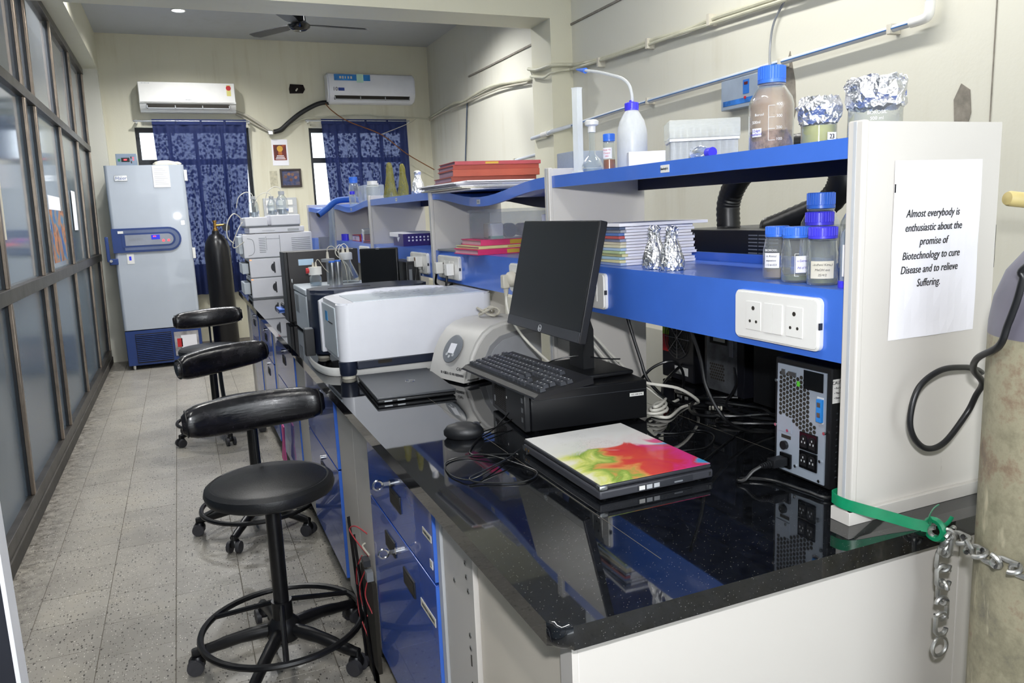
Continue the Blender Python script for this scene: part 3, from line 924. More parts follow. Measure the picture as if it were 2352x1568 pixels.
# control band: U shape, rounded to the right
def uband(x0, x1, z0, z1):
    r = (z1 - z0) / 2
    return [(x0, z0)] + [(x1 - r + r * math.cos(math.radians(a)), (z0 + z1) / 2 + r * math.sin(math.radians(a))) for a in range(-90, 91, 15)] + [(x0, z1)]
cb = obj('control_band', prism(new(), uband(-hw - .003, .27, 1.205, 1.445), 'y', -.02, .01), 'fz_blue', fz, smooth=True)
obj('band_ridge', prism(new(), uband(-.26, .25, 1.225, 1.425), 'y', -.0235, -.019), mat('grey_blue_plastic', '#5d6a8c', .4), cb, smooth=True)
obj('band_inset', prism(new(), uband(-.28, .215, 1.255, 1.395), 'y', -.025, -.021), 'fz_blue', cb, smooth=True)
ip = obj('control_panel', prism(new(), uband(-.25, .195, 1.272, 1.378), 'y', -.027, -.023), 'fz_inner', cb, smooth=True)
B('display', 'lcd_blue', ip, -.01, .07, -.0285, -.0265, 1.325, 1.37)
B('display_digits', 'led_red', ip, .008, .035, -.0295, -.028, 1.35, 1.36)
for xx in (.1, .15): Cy('indicator', 'led_red', ip, (xx, -.029, 1.31), (xx, -.026, 1.31), .012, seg=12)
B('label_strip', 'white_pl', cb, -.31, -.26, -.0245, -.02, 1.395, 1.42)
marks('print_marks', 'mid_grey', ip, (-.15, -.0275, 1.33), .13, .008, 'x', 14, 2)
np_ = B('nameplate', 'chrome', fz, -.28, -.165, -.006, 0, 1.91, 1.965, bev=.002); text('lettering', 'Haier', .045, mat('navy_ink', '#1a2f86', .5), np_, (-.222, -.0065, 1.937), FY, shear=.1)
hd = B('handle', 'fz_blue', fz, -hw - .065, -hw - .035, -.06, -.03, 1.12, 1.37, bev=.006); B('handle_arm', 'fz_blue', hd, -hw - .05, -hw + .03, -.045, .03, 1.09, 1.15, bev=.006)
Cy('latch_screw', 'chrome', hd, (-hw - .03, -.065, 1.13), (-hw - .03, -.03, 1.13), .014)
for z in (1.95, 1.16): B('hinge', 'white_pl', fz, hw - .005, hw + .025, .0, .08, z - .05, z + .06, bev=.004)
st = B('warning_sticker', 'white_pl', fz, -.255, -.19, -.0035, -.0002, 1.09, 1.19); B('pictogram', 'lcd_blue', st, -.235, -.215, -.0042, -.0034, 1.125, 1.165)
nt = thing('taped_notice', 'white printed notice taped high on the freezer door', 'paper', (-.245, 8.697, 0))
B('sheet', 'paper', nt, .07, .225, -.002, 0, 1.84, 2.055)
for k in range(9): B('print_line', 'grey_pl', nt, .085, .21 - (k % 3) * .02, -.0025, -.0018, 1.87 + k * .019, 1.873 + k * .019)
sk = B('reflective_sticker', 'chrome', fz, .285, .315, -.002, .0, 1.46, 1.5)
ct = thing('temperature_controller', 'small grey controller box with a red readout on top of the freezer', 'controller', (-.5, 8.86, 2.0625))
B('casing', mat('blue_grey_case', '#7f8ea0', .4), ct, 0, .19, 0, .16, .006, .125, bev=.004)
B('readout', 'black_gl', ct, .05, .125, -.002, .001, .045, .085); B('readout_digits', 'led_red', ct, .072, .1, -.003, -.0015, .06, .072)
B('switch', mat('green_switch', '#1b7a4a', .4), ct, .018, .04, -.002, .001, .05, .075)
for z in (.08, .06): B('lamp', 'led_red', ct, .155, .165, -.002, .001, z, z + .01)
for z in (.075, .03): B('button', 'black_pl', ct, .135, .145, -.002, .001, z, z + .022)
for xx in (.02, .17): Cy('foot', 'black_pl', ct, (xx, .03, 0), (xx, .03, .007), .008, seg=8); Cy('foot', 'black_pl', ct, (xx, .13, 0), (xx, .13, .007), .008, seg=8)
gv = thing('folded_gloves', 'crumpled pale gloves lying on top of the freezer', 'gloves', (-.05, 8.86, 2.0625))
bm = new(); lathe(bm, [(.0, 0), (.12, .002), (.125, .02), (.09, .04), (.05, .052), (.0, .055)], 18, sx=1, sy=.7, wob=.12); obj('bundle', bm, 'paper2', gv, smooth=True)
bm = new(); lathe(bm, [(.0, .02), (.05, .022), (.055, .035), (.03, .05), (.0, .052)], 12, (.1, .02, -.01), wob=.15); obj('cuff', bm, 'paper2', gv, smooth=True)

gc = thing('gas_cylinder', 'black gas cylinder with a brass valve between freezer and bench', 'gas cylinder', (0.37, 8.95, 0))
L('body', mat('black_cylinder_paint', '#101015', .3, var=.1), gc, [(.0, 0), (.125, 0), (.133, .012), (.133, 1.12), (.13, 1.19), (.11, 1.27), (.075, 1.325), (.04, 1.35), (.036, 1.38), (.0, 1.38)], 32)
vv = L('valve', 'brass', gc, [(.0, 1.375), (.026, 1.375), (.026, 1.40), (.016, 1.41), (.016, 1.47), (.022, 1.475), (.022, 1.49), (.0, 1.49)], 14)
Cy('outlet', 'brass', vv, (0, 0, 1.435), (.1, -.01, 1.44), .012); Cy('gauge', 'black_pl', vv, (.11, -.03, 1.41), (.11, 0, 1.41), .04)
T('hose', 'cable_black', gc, [(-.1, -.1, .55), (-.16, -.08, .48), (-.19, -.02, .42), (-.2, .1, .4)], .016)

def air_con(label, x0, x1, z0, z1, rounded, sticker):
    t = thing('air_conditioner', label, 'air conditioner', (x0, YB, z0), group='wall air conditioners')
    W, H = x1 - x0, z1 - z0
    if rounded:
        prof = [(0, H), (-.12, H), (-.17, H - .02), (-.2, H - .08), (-.205, H * .35), (-.19, H * .2), (-.13, .01), (-.1, 0), (0, 0)]
    else:
        prof = [(0, H), (-.15, H), (-.185, H - .01), (-.205, H * .28), (-.19, H * .27), (-.18, H * .2), (-.12, .01), (-.1, 0), (0, 0)]
    bm = new(); prism(bm, [(y, z) for y, z in prof], 'x', 0, W); bmesh.ops.recalc_face_normals(bm, faces=bm.faces)
    if rounded:
        ce = [e for e in bm.edges if (abs(e.verts[0].co.x) < 1e-6 and abs(e.verts[1].co.x) < 1e-6) or (abs(e.verts[0].co.x - W) < 1e-6 and abs(e.verts[1].co.x - W) < 1e-6)]
        bmesh.ops.bevel(bm, geom=ce, offset=.02, segments=3, affect='EDGES')
    bd = obj('casing', bm, 'white_cool' if rounded else 'white_pl', t, smooth=True)
    n = 3
    sl = W * .85 / n
    B('outlet', 'hole', t, W * .07, W * .93, -.193, -.15, H * .10, H * .24)
    for k in range(n): B('louver', 'grey_pl', t, W * .075 + k * sl + .006, W * .075 + (k + 1) * sl - .006, -.2, -.165, H * .09, H * .115)
    for k in range(n + 1): B('louver_arm', 'grey_pl', t, W * .075 + k * sl - .004, W * .075 + k * sl + .004, -.198, -.165, H * .1, H * .2)
    if not rounded: B('front_panel', 'white_pl', t, .004, W - .004, -.212, -.2, H * .30, H * .965, bev=.004)
    return t, W, H
a1, W, H = air_con('flat fronted white air conditioner above the freezer', -.235, .734, 2.665, 2.973, False, None)
k_ = thing('_tmp', None, None) if False else None
en = B('energy_label', mat('energy_yellow', '#d8cf7a', .6), a1, W * .91, W * .955, -.2135, -.212, H * .53, H * .9)
bm = new(); cyl(bm, (W * .9325, -.2142, H * .8), (W * .9325, -.2134, H * .8), .026, seg=20); obj('energy_dial', bm, 'red', en)
marks('print_marks', 'mid_grey', a1, (W * .5, -.2125, H * .38), .06, .012, 'x', 7); marks('print_marks', 'grey_pl', a1, (W * .08, -.2125, H * .92), .08, .01, 'x', 9)
a2, W2_, H2 = air_con('rounded white air conditioner with blue stickers under the ceiling', 1.754, 2.80, 2.785, 3.123, True, None)
s1 = B('blue_sticker', mat('sticker_blue', '#2f7fc9', .25, var=.15, vscale=8), a2, .08, .5, -.2075, -.2035, H2 * .72, H2 * .92)
marks('print_marks', 'beige_pl', s1, (.22, -.2079, H2 * .82), .16, .03, 'x', 5)
B('sticker_badge', mat('badge_pale', '#bfe3d0', .4), s1, .34, .42, -.2085, -.207, H2 * .66, H2 * .94)
s2 = B('warranty_sticker', mat('navy_print', '#24408f', .4), a2, .12, .19, -.2075, -.2035, H2 * .38, H2 * .48)
text('lettering', '10', .06, 'navy_print', a2, (.085, -.2077, H2 * .43), FY) if 'navy_print' in M else text('lettering', '10', .06, 'ink', a2, (.085, -.2077, H2 * .43), FY)

def curtain_mat():
    k = NT('navy_lace_curtain')
    co = k.n('TexCoord')
    v = k.n('TexVoronoi', Scale=26.0); k.l(co, 'Object', v, 'Vector')
    nz = k.n('TexNoise', Scale=24.0, Detail=3.0, Distortion=2.5); k.l(co, 'Object', nz, 'Vector')
    ad = k.n('Math', operation='MULTIPLY'); k.l(v, 'Distance', ad, 0); k.l(nz, 'Fac', ad, 1)
    r = k.ramp([(0.17, (0, 0, 0)), (0.30, (1, 1, 1))]); k.l(ad, 0, r, 'Fac')
    k.b.inputs['Base Color'].default_value = lin('#142352'); k.b.inputs['Roughness'].default_value = .75
    tl = k.n('BsdfTranslucent', Color=lin('#22347c'))
    m1 = k.n('MixShader'); m1.inputs[0].default_value = .1
    tr = k.n('BsdfTransparent', Color=(.55, .62, .85, 1))
    mu = k.n('Math', operation='MULTIPLY'); mu.inputs[1].default_value = .065; k.l(r, 0, mu, 0)
    m2 = k.n('MixShader')
    k.l(k.b, 0, m1, 1); k.l(tl, 0, m1, 2); k.l(mu, 0, m2, 0); k.l(m1, 0, m2, 1); k.l(tr, 0, m2, 2); k.l(m2, 0, k.out, 'Surface')
    return k.m
M['curtain'] = curtain_mat()
def curtain(label, xl_t, xr_t, xl_b, xr_b, zt, zb, y):
    t = thing('curtain', label, 'curtain', (0, y, 0), group='navy window curtains')
    bm = new(); nx, nz = 120, 24
    g = []
    for j in range(nz + 1):
        f = j / nz
        row = []
        for i in range(nx + 1):
            u = i / nx
            x = (xl_t + (xl_b - xl_t) * f) * (1 - u) + (xr_t + (xr_b - xr_t) * f) * u
            amp = .006 + .022 * min(1, f * 2)
            row.append(bm.verts.new((x, amp * math.sin(u * 62 + 2 * math.sin(u * 9)) + .006 * math.sin(u * 23 + f * 3), zt + (zb - zt) * f)))
        g.append(row)
    for a, b in zip(g, g[1:]):
        for i in range(nx): bm.faces.new((a[i], a[i + 1], b[i + 1], b[i]))
    obj('cloth', bm, 'curtain', t, smooth=True)
    bm = new(); box(bm, xl_t, xr_t, -.008, .008, zt - .05, zt + .006); obj('heading', bm, mat('navy_heading', '#16275c', .8), t)
    Cy('rod', 'steel', t, (xl_t - .18, .0, zt - .012), (xr_t + .04, .0, zt - .012), .0095, seg=10)
    for x in (xl_t - .15, xr_t + .03): B('bracket', 'white_pl', t, x - .01, x + .01, 0.0, YB - y, zt - .03, zt)
    return t
curtain('navy patterned curtain beside the freezer', -.14, .83, -.09, .72, 2.585, .67, 9.40)
curtain('navy patterned curtain under the rounded air conditioner', 1.665, 2.69, 1.73, 2.71, 2.60, .75, 9.40)

# pictures on the back wall
M['sunset'] = poster_mat('deity_print', [(.3, '#3a1410'), (.5, '#7d2a1c'), (.7, '#c06a2a')], 6)
ps = thing('wall_print', 'printed sheet with a seated golden figure and red-brown ground', 'poster', (1.183, YB - .002, 2.09))
B('sheet', 'paper', ps, -.09, .09, -.002, .002, 0, .295)
pr = B('print', 'sunset', ps, -.072, .072, -.0035, -.0015, .06, .235)
bm = new(); lathe(bm, [(.0, 0), (.034, .003), (.034, .006), (.0, .008)], 20); obj('halo', bm, mat('golden_print', '#d8a53a', .5), pr, (0, -.004, .19), rot=(PI / 2, 0, 0), smooth=True)
B('robe', mat('ochre_print', '#b5662a', .5), pr, -.02, .02, -.0078, -.0035, .12, .16)
for k in range(3): B('print_line', 'paper', pr, -.055 + .008 * k, .055 - .008 * k, -.0045, -.003, .072 + k * .017, .08 + k * .017)
pf = thing('picture_frame', 'dark framed group photo of several people on the back wall', 'picture frame', (1.28, YB - .002, 1.84))
for a in ((-.12, .12, 0, .022), (-.12, .12, .188, .21), (-.12, -.098, .022, .188), (.098, .12, .022, .188)): B('frame_bar', mat('dark_wood', '#2a1a15', .4), pf, a[0], a[1], -.018, .002, a[2], a[3], bev=.002)
ph = B('photo', poster_mat('group_photo', [(.3, '#20223a'), (.45, '#39446e'), (.55, '#514a5c'), (.7, '#857872')], 14), pf, -.098, .098, -.008, 0, .022, .188)
for i, (x, z, c) in enumerate(((-.06, .12, '#6b4a3a'), (-.02, .15, '#8a6350'), (.02, .145, '#7d5a48'), (.055, .11, '#8a5f50'), (.0, .085, '#6a4638'))):
    bm = new(); cyl(bm, (x, -.0095, z), (x, -.0078, z), .018, seg=14); obj('face', bm, mat('photo_skin_%d' % i, c, .5), ph)
tag(obj('notice_paper', box(new(), 1.045, 1.13, YB - .003, YB - .0005, 1.84, 2.03), mat('aged_paper', '#c2bda6', .8, var=.15, vscale=20)), 'faded paper scrap beside the framed photo', 'paper')
sbx = thing('switch_board', 'white wall switch board behind the solvent bottles', 'switch board', (1.13, YB, 1.52))
B('plate', 'grey_pl', sbx, -.19, .19, -.03, 0, 0, .2, bev=.004)
for i in range(3):
    for j in range(2): B('switch', 'white_pl', sbx, -.16 + i * .11, -.08 + i * .11, -.036, -.029, .025 + j * .09, .085 + j * .09, bev=.002)

# ceiling fan and downlight
fan = thing('ceiling_fan', 'black ceiling fan hanging behind the cross beam', 'ceiling fan', (1.12, 7.0, ZC))
Cy('rod', 'black_pl', fan, (0, 0, -.26), (0, 0, 0), .012); L('canopy', 'black_pl', fan, [(.0, -.09), (.03, -.09), (.06, 0), (.0, 0)], 20)
L('motor', 'black_gl', fan, [(.0, -.45), (.05, -.445), (.088, -.42), (.095, -.4), (.06, -.37), (.055, -.30), (.03, -.29), (.0, -.28)], 28)
for a in (4, 124, 244):
    bm = new(); prism(bm, [(.07, -.03), (.2, -.055), (.56, -.06), (.6, -.02), (.59, .04), (.2, .04), (.07, .02)], 'z', -.003, .003)
    bl = obj('blade', bm, 'black_pl', fan, (0, 0, -.395), rot=(math.radians(9), 0, math.radians(a)))
dl = thing('ceiling_downlight', 'small lit round downlight in the far ceiling', 'downlight', (0.22, 8.37, ZC))
M['lamp_on'] = mat('lit_diffuser', '#f4f8ff', .4, var=0, emit=9)
bm = new(); torus(bm, (0, 0, -.004), .062, .008, 28, 6); obj('rim', bm, 'white_pl', dl, smooth=True); Cy('diffuser', 'lamp_on', dl, (0, 0, -.006), (0, 0, 0), .055, seg=24)
sp = bpy.data.lights.new('downlight_lamp', 'SPOT'); sp.energy = 60; sp.spot_size = math.radians(150); sp.spot_blend = .6; sp.shadow_soft_size = .05
so = bpy.data.objects.new('downlight_lamp', sp); COL.objects.link(so); so.location = (0.22, 8.37, ZC - .03)
for i, (x, y) in enumerate(((2.1, 7.0), (0.9, 7.2), (-0.1, 6.6))):  # unseen lamps added behind the beam to brighten the far bay
    d_ = dup(dl, (x, y, ZC), 0, ('added unseen downlight near the side wall behind the beam', 'added unseen downlight in the middle of the far bay behind the beam', 'added unseen downlight near the partition behind the beam')[i])
    l_ = sp.copy(); l_.energy = 75; o_ = bpy.data.objects.new('downlight_lamp', l_); COL.objects.link(o_); o_.location = (x, y, ZC - .03)
# ------------------------------------------------------------------ equipment on the worktop
ZW = ZT + 0.0004
M['navy_plastic'] = mat('dark_navy_casing', '#20273a', 0.35, var=0.05, coat=0.2)
M['pearl'] = mat('pearl_grey_casing', '#c4ccd4', 0.35, var=0.03)
ft = thing('spectrometer', 'large white bench spectrometer with a dark rear end and black feet', 'instrument', (0.475, 2.655, ZW))
bm = new(); prism(bm, rrect(0, .575, 0, .32, .035, 6), 'z', .063, .268)
bmesh.ops.bevel(bm, geom=[e for e in bm.edges if abs(e.verts[0].co.z - .268) < 1e-6 and abs(e.verts[1].co.z - .268) < 1e-6], offset=.006, segments=2, affect='EDGES')
bd = crisp(obj('body', bm, 'white_cool', ft, smooth=True))
B('side_cover', 'pearl', ft, -.004, .01, .05, .305, .075, .25, bev=.003)
B('maker_mark', mat('sky_blue_print', '#3a96d8', .4), ft, -.0052, -.0035, .19, .235, .19, .225); B('maker_line', 'ink', ft, -.0052, -.0035, .10, .18, .188, .191)
B('top_inset', 'pearl', ft, .06, .54, .02, .28, .2675, .2705, bev=.001)
obj('white_arch', prism(new(), [(-.01, .055), (.49, .055), (.49, .272), (.42, .279), (.25, .282), (.1, .276), (.02, .265), (-.01, .25)], 'y', .322, .352), 'white_cool', ft, smooth=True)
bm = new(); prism(bm, rrect(-.025, .45, .353, .60, .08, 8), 'z', .035, .284)
bmesh.ops.bevel(bm, geom=[e for e in bm.edges if abs(e.verts[0].co.z - .284) < 1e-6 and abs(e.verts[1].co.z - .284) < 1e-6], offset=.015, segments=3, affect='EDGES')
dk = crisp(obj('dark_end', bm, 'navy_plastic', ft, smooth=True))
B('top_slot', 'hole', dk, .05, .22, .45, .46, .2835, .2852)
B('rear_block', 'pearl', ft, .40, .575, .322, .352, .2, .268, bev=.004)
B('base_tray', 'navy_plastic', ft, .055, .56, .01, .31, .03, .062, bev=.004); B('base_slot', 'hole', ft, .13, .18, .008, .012, .045, .058)
for (x, y) in ((.027, .03), (.54, .03), (.02, .5), (.4, .55)):
    bm = new(); lathe(bm, [(.0, .012), (.027, .012), (.03, .02), (.033, .062), (.0, .062)], 20, (x, y, 0)); f_ = obj('foot', bm, 'navy_plastic', ft, smooth=True)
    bm = new(); lathe(bm, [(.0, 0), (.023, 0), (.024, .006), (.022, .0125), (.0, .0125)], 20, (x, y, 0)); obj('foot_pad', bm, 'beige_pl', f_, smooth=True)
B('latch_box', 'black_pl', ft, -.063, -.026, .40, .44, .03, .135, bev=.002); B('latch_top', 'mid_grey', ft, -.06, -.03, .405, .435, .1352, .139)
# crumpled clear cover on the instrument
bm = new(); n = 22; g = []
for j in range(9):
    g.append([bm.verts.new((.16 + .32 * i / n, .03 + .2 * j / 8 + .012 * math.sin(i * .9), .2725 + .0015 + abs(.005 * math.sin(i * 1.7 + j * 1.3) + rnd.uniform(0, .004)))) for i in range(n + 1)])
for a, b in zip(g, g[1:]):
    for i in range(n): bm.faces.new((a[i], a[i + 1], b[i + 1], b[i]))
cv = obj('plastic_cover', bm, milky('clear_film', '#c9cbd6', .25, .08), None, (0.475, 2.655, ZW), smooth=True); tag(cv, 'crumpled clear plastic cover on the white spectrometer top', 'plastic sheet')
tp = thing('cable_trunking', 'white flat strip curving on the worktop around the spectrometer foot', 'cable strip', (0, 0, ZW))
T('strip', 'white_pl', tp, [(.432, 3.16, .016), (.423, 3.02, .016), (.424, 2.88, .016), (.447, 2.77, .016), (.50, 2.725, .016), (.6, 2.70, .016), (.82, 2.69, .014)], .0155, 10, 8, flat=.16)

lg_ = thing('grey_laptop', 'closed dark grey laptop between the spectrometer foot and the thermal cycler', 'laptop', (.632, 2.425, ZW), math.radians(-3))
B('base', 'black_pl', lg_, -.122, .122, -.185, .185, .002, .012, bev=.003)
ld = B('lid', mat('grey_laptop_lid', '#45474b', .38, var=.05), lg_, -.124, .124, -.187, .187, .0135, .021, bev=.002)
bm = new(); torus(bm, (.02, 0, .0212), .016, .0008, 24, 4); obj('logo_ring', bm, 'chrome', ld, smooth=True); text('lettering', 'DELL', .01, 'chrome', ld, (.02, 0, .0212), (0, 0, -PI / 2))
for y in (-.05, -.09): B('port', 'steel', lg_, y - .012, y + .012, -.1862, -.1845, .005, .009)
for sx in (-.1, .1):
    for sy in (-.16, .16): Cy('foot', 'black_pl', lg_, (sx, sy, 0), (sx, sy, .003), .008, seg=8)

tc = thing('thermal_cycler', 'pale grey domed thermal cycler with an oval keypad', 'instrument', (.815, 2.335, ZW), math.radians(17))
dome = [(0, .006), (.012, .045), (.03, .095), (.055, .135), (.085, .165), (.12, .183), (.17, .192), (.30, .192), (.335, .185), (.345, .17), (.345, .006)]
bm = new(); prism(bm, dome, 'y', 0, .215)
bmesh.ops.recalc_face_normals(bm, faces=bm.faces)
bmesh.ops.bevel(bm, geom=[e for e in bm.edges if (abs(e.verts[0].co.y) < 1e-6 and abs(e.verts[1].co.y) < 1e-6)], offset=.012, segments=3, affect='EDGES')
obj('shell', bm, mat('warm_grey_shell', '#c6c4c0', .4, var=.03), tc, smooth=True)
inset = [(.055, .012), (.075, .07), (.105, .118), (.15, .145), (.22, .155), (.335, .155), (.335, .012)]
obj('side_channel', prism(new(), inset, 'y', -.004, .004), mat('cycler_channel', '#98999c', .45), tc, smooth=True)
obj('side_panel', prism(new(), [(.078, .012), (.095, .07), (.122, .108), (.16, .13), (.22, .138), (.332, .138), (.332, .012)], 'y', -.006, .0), mat('cycler_side', '#a9abb0', .4), tc)
Cy('foot', 'black_pl', tc, (.03, .03, 0), (.03, .03, .008), .012); Cy('foot', 'black_pl', tc, (.03, .2, 0), (.03, .2, .008), .012); Cy('foot', 'black_pl', tc, (.32, .03, 0), (.32, .03, .008), .012); Cy('foot', 'black_pl', tc, (.32, .2, 0), (.32, .2, .008), .012)
kp = obj('keypad', lathe(new(), [(.0, 0), (.05, 0), (.051, .002), (.048, .0035), (.0, .0035)], 28, sx=1, sy=.92), mat('keypad_grey', '#6f747b', .35), tc, (.031, .105, .108), smooth=True, rot=(0, math.radians(-58), 0))
B('screen', 'white_cool', kp, -.018, .018, -.017, .017, .003, .0045, bev=.0006)
for a in (-40, 0, 40):
    Cy('button', 'grey_pl', kp, (-.030 * math.cos(math.radians(a)), .026 * math.sin(math.radians(a)), .003), (-.030 * math.cos(math.radians(a)), .026 * math.sin(math.radians(a)), .005), .0055, seg=12)
text('lettering', 'CAP', .015, 'ink', tc, (.0105, .05, .047), (math.radians(72), 0, -PI / 2), shear=.1)
marks('print_marks', 'dark_grey', tc, (.0048, .085, .028), .13, .010, 'y', 15)

# ---- desktop computer, keyboard, monitor, mouse
pc = thing('desktop_computer', 'black slim desktop computer lying flat under the keyboard', 'computer', (.757, 1.72, ZW), math.radians(-6))
M['pc_black'] = mat('satin_black_steel', '#0f1013', .33, var=.06)
B('chassis', 'pc_black', pc, .012, .335, 0.0, .30, .006, .108, bev=.003)
fp = B('front_bezel', 'black_pl', pc, -.006, .0115, 0.0, .30, .006, .108, bev=.004)
bm = new()
for i in range(12):
    for j in range(14): cyl(bm, (-.0068, .165 + i * .0095, .022 + j * .0058), (-.0058, .165 + i * .0095, .022 + j * .0058), .0024, seg=6)
tag(obj('grille_holes', bm, 'hole', fp), kind='stuff')
B('sticker', 'grey_pl', fp, -.0070, -.0055, .262, .272, .03, .047)
B('power_light', 'white_pl', fp, -.0070, -.0055, .15, .154, .062, .068)
for z in (.03, .055, .08): B('usb_port', 'steel', fp, -.007, -.0055, .012, .022, z, z + .012)
B('side_seam', 'dark_grey', pc, .013, .334, -.0008, .0005, .084, .0855)
sl_ = B('serial_label', 'white_pl', pc, .285, .325, -.0012, .0004, .068, .077); text('lettering', '4CE 1090 GTK', .005, 'ink', sl_, (.305, -.0014, .0725), FY)
for sx in (.03, .31):
    for sy in (.03, .27): Cy('foot', 'black_pl', pc, (sx, sy, 0), (sx, sy, .007), .012, seg=10)

kb = thing('keyboard', 'black full-size keyboard lying on the desktop computer', 'keyboard', (.812, 1.862, ZW + .1195), rot=(0, math.radians(-6.5), math.radians(3)))
obj('body', prism(new(), [(-.082, 0), (.085, 0), (.085, .016), (-.07, .012), (-.082, .006)], 'y', -.225, .225), 'black_pl', kb)
B('body_edge', 'dark_grey', kb, -.084, -.0815, -.225, .225, .0015, .005)
M['keycap'] = mat('charcoal_keycap', '#383a3f', .42, var=.05)
M['key_print'] = mat('key_legend', '#d5d5d5', .5, var=0)
bm = new(); bl_ = new()
def key(r, y0, y1):
    x0 = -.062 + r * .0193 + (.008 if r == 5 else 0)
    zb = .0125 + (x0 + .07) * .026
    v = [(x0, y0), (x0 + .0165, y0), (x0 + .0165, y1), (x0, y1)]
    lo = [bm.verts.new((x, y, zb)) for x, y in v]
    hi = [bm.verts.new((x0 + .009 + (x - x0 - .009) * .78, (y0 + y1) / 2 + (y - (y0 + y1) / 2) * (1 - .0035 / max(abs(y1 - y0), .001)), zb + .0085)) for x, y in v]
    for i in range(4): bm.faces.new((lo[i], lo[(i + 1) % 4], hi[(i + 1) % 4], hi[i]))
    bm.faces.new(hi)
    box(bl_, x0 + .009, x0 + .0125, (y0 + y1) / 2 + .001, (y0 + y1) / 2 + .0038, zb + .0084, zb + .0088)
U = .0191
def row(r, widths, start):
    y = start
    for wd in widths:
        if wd > 0: key(r, y - wd * U + .001, y - .001)
        y -= abs(wd) * U
S0 = .217
row(0, [1.25, 1.25, 1.25, 6.25, 1.25, 1.25, 1.25, 1.25, -.4, 1, 1, 1, -.4, 2, 1, 1], S0)
row(1, [2.25] + [1] * 10 + [2.75, -1.4, 1, -1.4, 1, 1, 1], S0)
row(2, [1.75] + [1] * 11 + [2.25, -3.8, 1, 1, 1], S0)
row(3, [1.5] + [1] * 12 + [1.5, -.4, 1, 1, 1, -.4, 1, 1, 1, 1], S0)
row(4, [1] * 13 + [2, -.4, 1, 1, 1, -.4, 1, 1, 1, 1], S0)
row(5, [1, -1, 1, 1, 1, 1, -.5, 1, 1, 1, 1, -.5, 1, 1, 1, 1, -.4, 1, 1, 1], S0)
kk = obj('keys', bm, 'keycap', kb); tag(kk, kind='stuff')
tag(obj('key_legends', bl_, 'key_print', kk), kind='stuff')
for sx in (-.05, .06):
    for sy in (-.2, .2): pass
T('cord', 'cable_black', kb, [(.085, .02, .008), (.12, .03, .012), (.18, .0, .014), (.22, -.06, .006), (.25, -.1, .004)], .002)

mo = thing('monitor', 'black slim monitor turned towards the aisle beside the keyboard', 'monitor', (1.0, 1.883, ZW + .1085))
mz = .265
pn = thing('', '', '') if False else None
bm = new(); box(bm, -.011, .011, -.226, .226, -.1535, .1535, bev=.003)
hs_ = crisp(obj('housing', bm, 'black_pl', mo, (-.078, 0, mz + .003), smooth=True, rot=(0, math.radians(13), 0)))
M['screen_off'] = mat('switched_off_screen', '#0c0e12', .32, var=.0, spec=.6)
B('screen', 'screen_off', hs_, -.0122, -.0105, -.221, .221, -.124, .149)
B('chin', mat('chin_grey', '#34353a', .4), hs_, -.0126, -.0105, -.224, .224, -.152, -.125, bev=.0006)
bm = new(); torus(bm, (-.0128, 0, -.1415), .009, .001, 20, 4, 'x'); lo_ = obj('logo_ring', bm, 'grey_pl', hs_, smooth=True)
text('lettering', 'hp', .011, 'grey_pl', lo_, (-.013, 0, -.1415), FX, shear=.2)
obj('neck', prism(new(), [(-.012, .008), (.022, .008), (.022, .12), (-.03, .27), (-.056, .27), (-.012, .11)], 'y', -.04, .04), 'black_pl', mo)
B('base', 'black_pl', mo, -.1, .1, -.12, .12, 0.0003, .012, bev=.005)

ms = thing('computer_mouse', 'black computer mouse on the worktop beside the desktop computer', 'mouse', (.612, 1.79, ZW), math.radians(-25))
bm = new(); lathe(bm, [(.0, 0), (.028, .0), (.033, .008), (.033, .018), (.027, .03), (.014, .037), (.0, .0385)], 24, sx=1.55, sy=1.0); obj('shell', bm, 'black_pl', ms, smooth=True)
bm = new(); torus(bm, (.032, 0, .028), .009, .003, 16, 6, 'y'); obj('wheel', bm, 'dark_grey', ms, smooth=True); B('button_split', 'hole', ms, .005, .045, -.0006, .0006, .034, .0372)
T('cord', 'cable_black', ms, [(.05, 0, .012), (.09, .05, .012), (.13, .12, .015)], .0018)
mc = thing('mouse_cable', 'thin black mouse cable looped loosely on the worktop', 'cable', (0, 0, ZW))
T('cable', 'cable_black', mc, [(.78, 1.87, .03), (.70, 1.80, .006), (.637, 1.748, .003), (.587, 1.675, .003), (.578, 1.632, .003), (.62, 1.61, .003), (.668, 1.576, .004), (.62, 1.545, .004), (.521, 1.47, .006), (.492, 1.50, .003), (.488, 1.551, .003), (.505, 1.611, .003), (.548, 1.629, .003), (.6, 1.60, .008), (.648, 1.50, .003), (.654, 1.44, .003), (.604, 1.407, .003), (.53, 1.445, .003), (.51, 1.47, .008), (.56, 1.50, .01), (.62, 1.535, .012), (.675, 1.58, .014)], .0019, 6, 8)

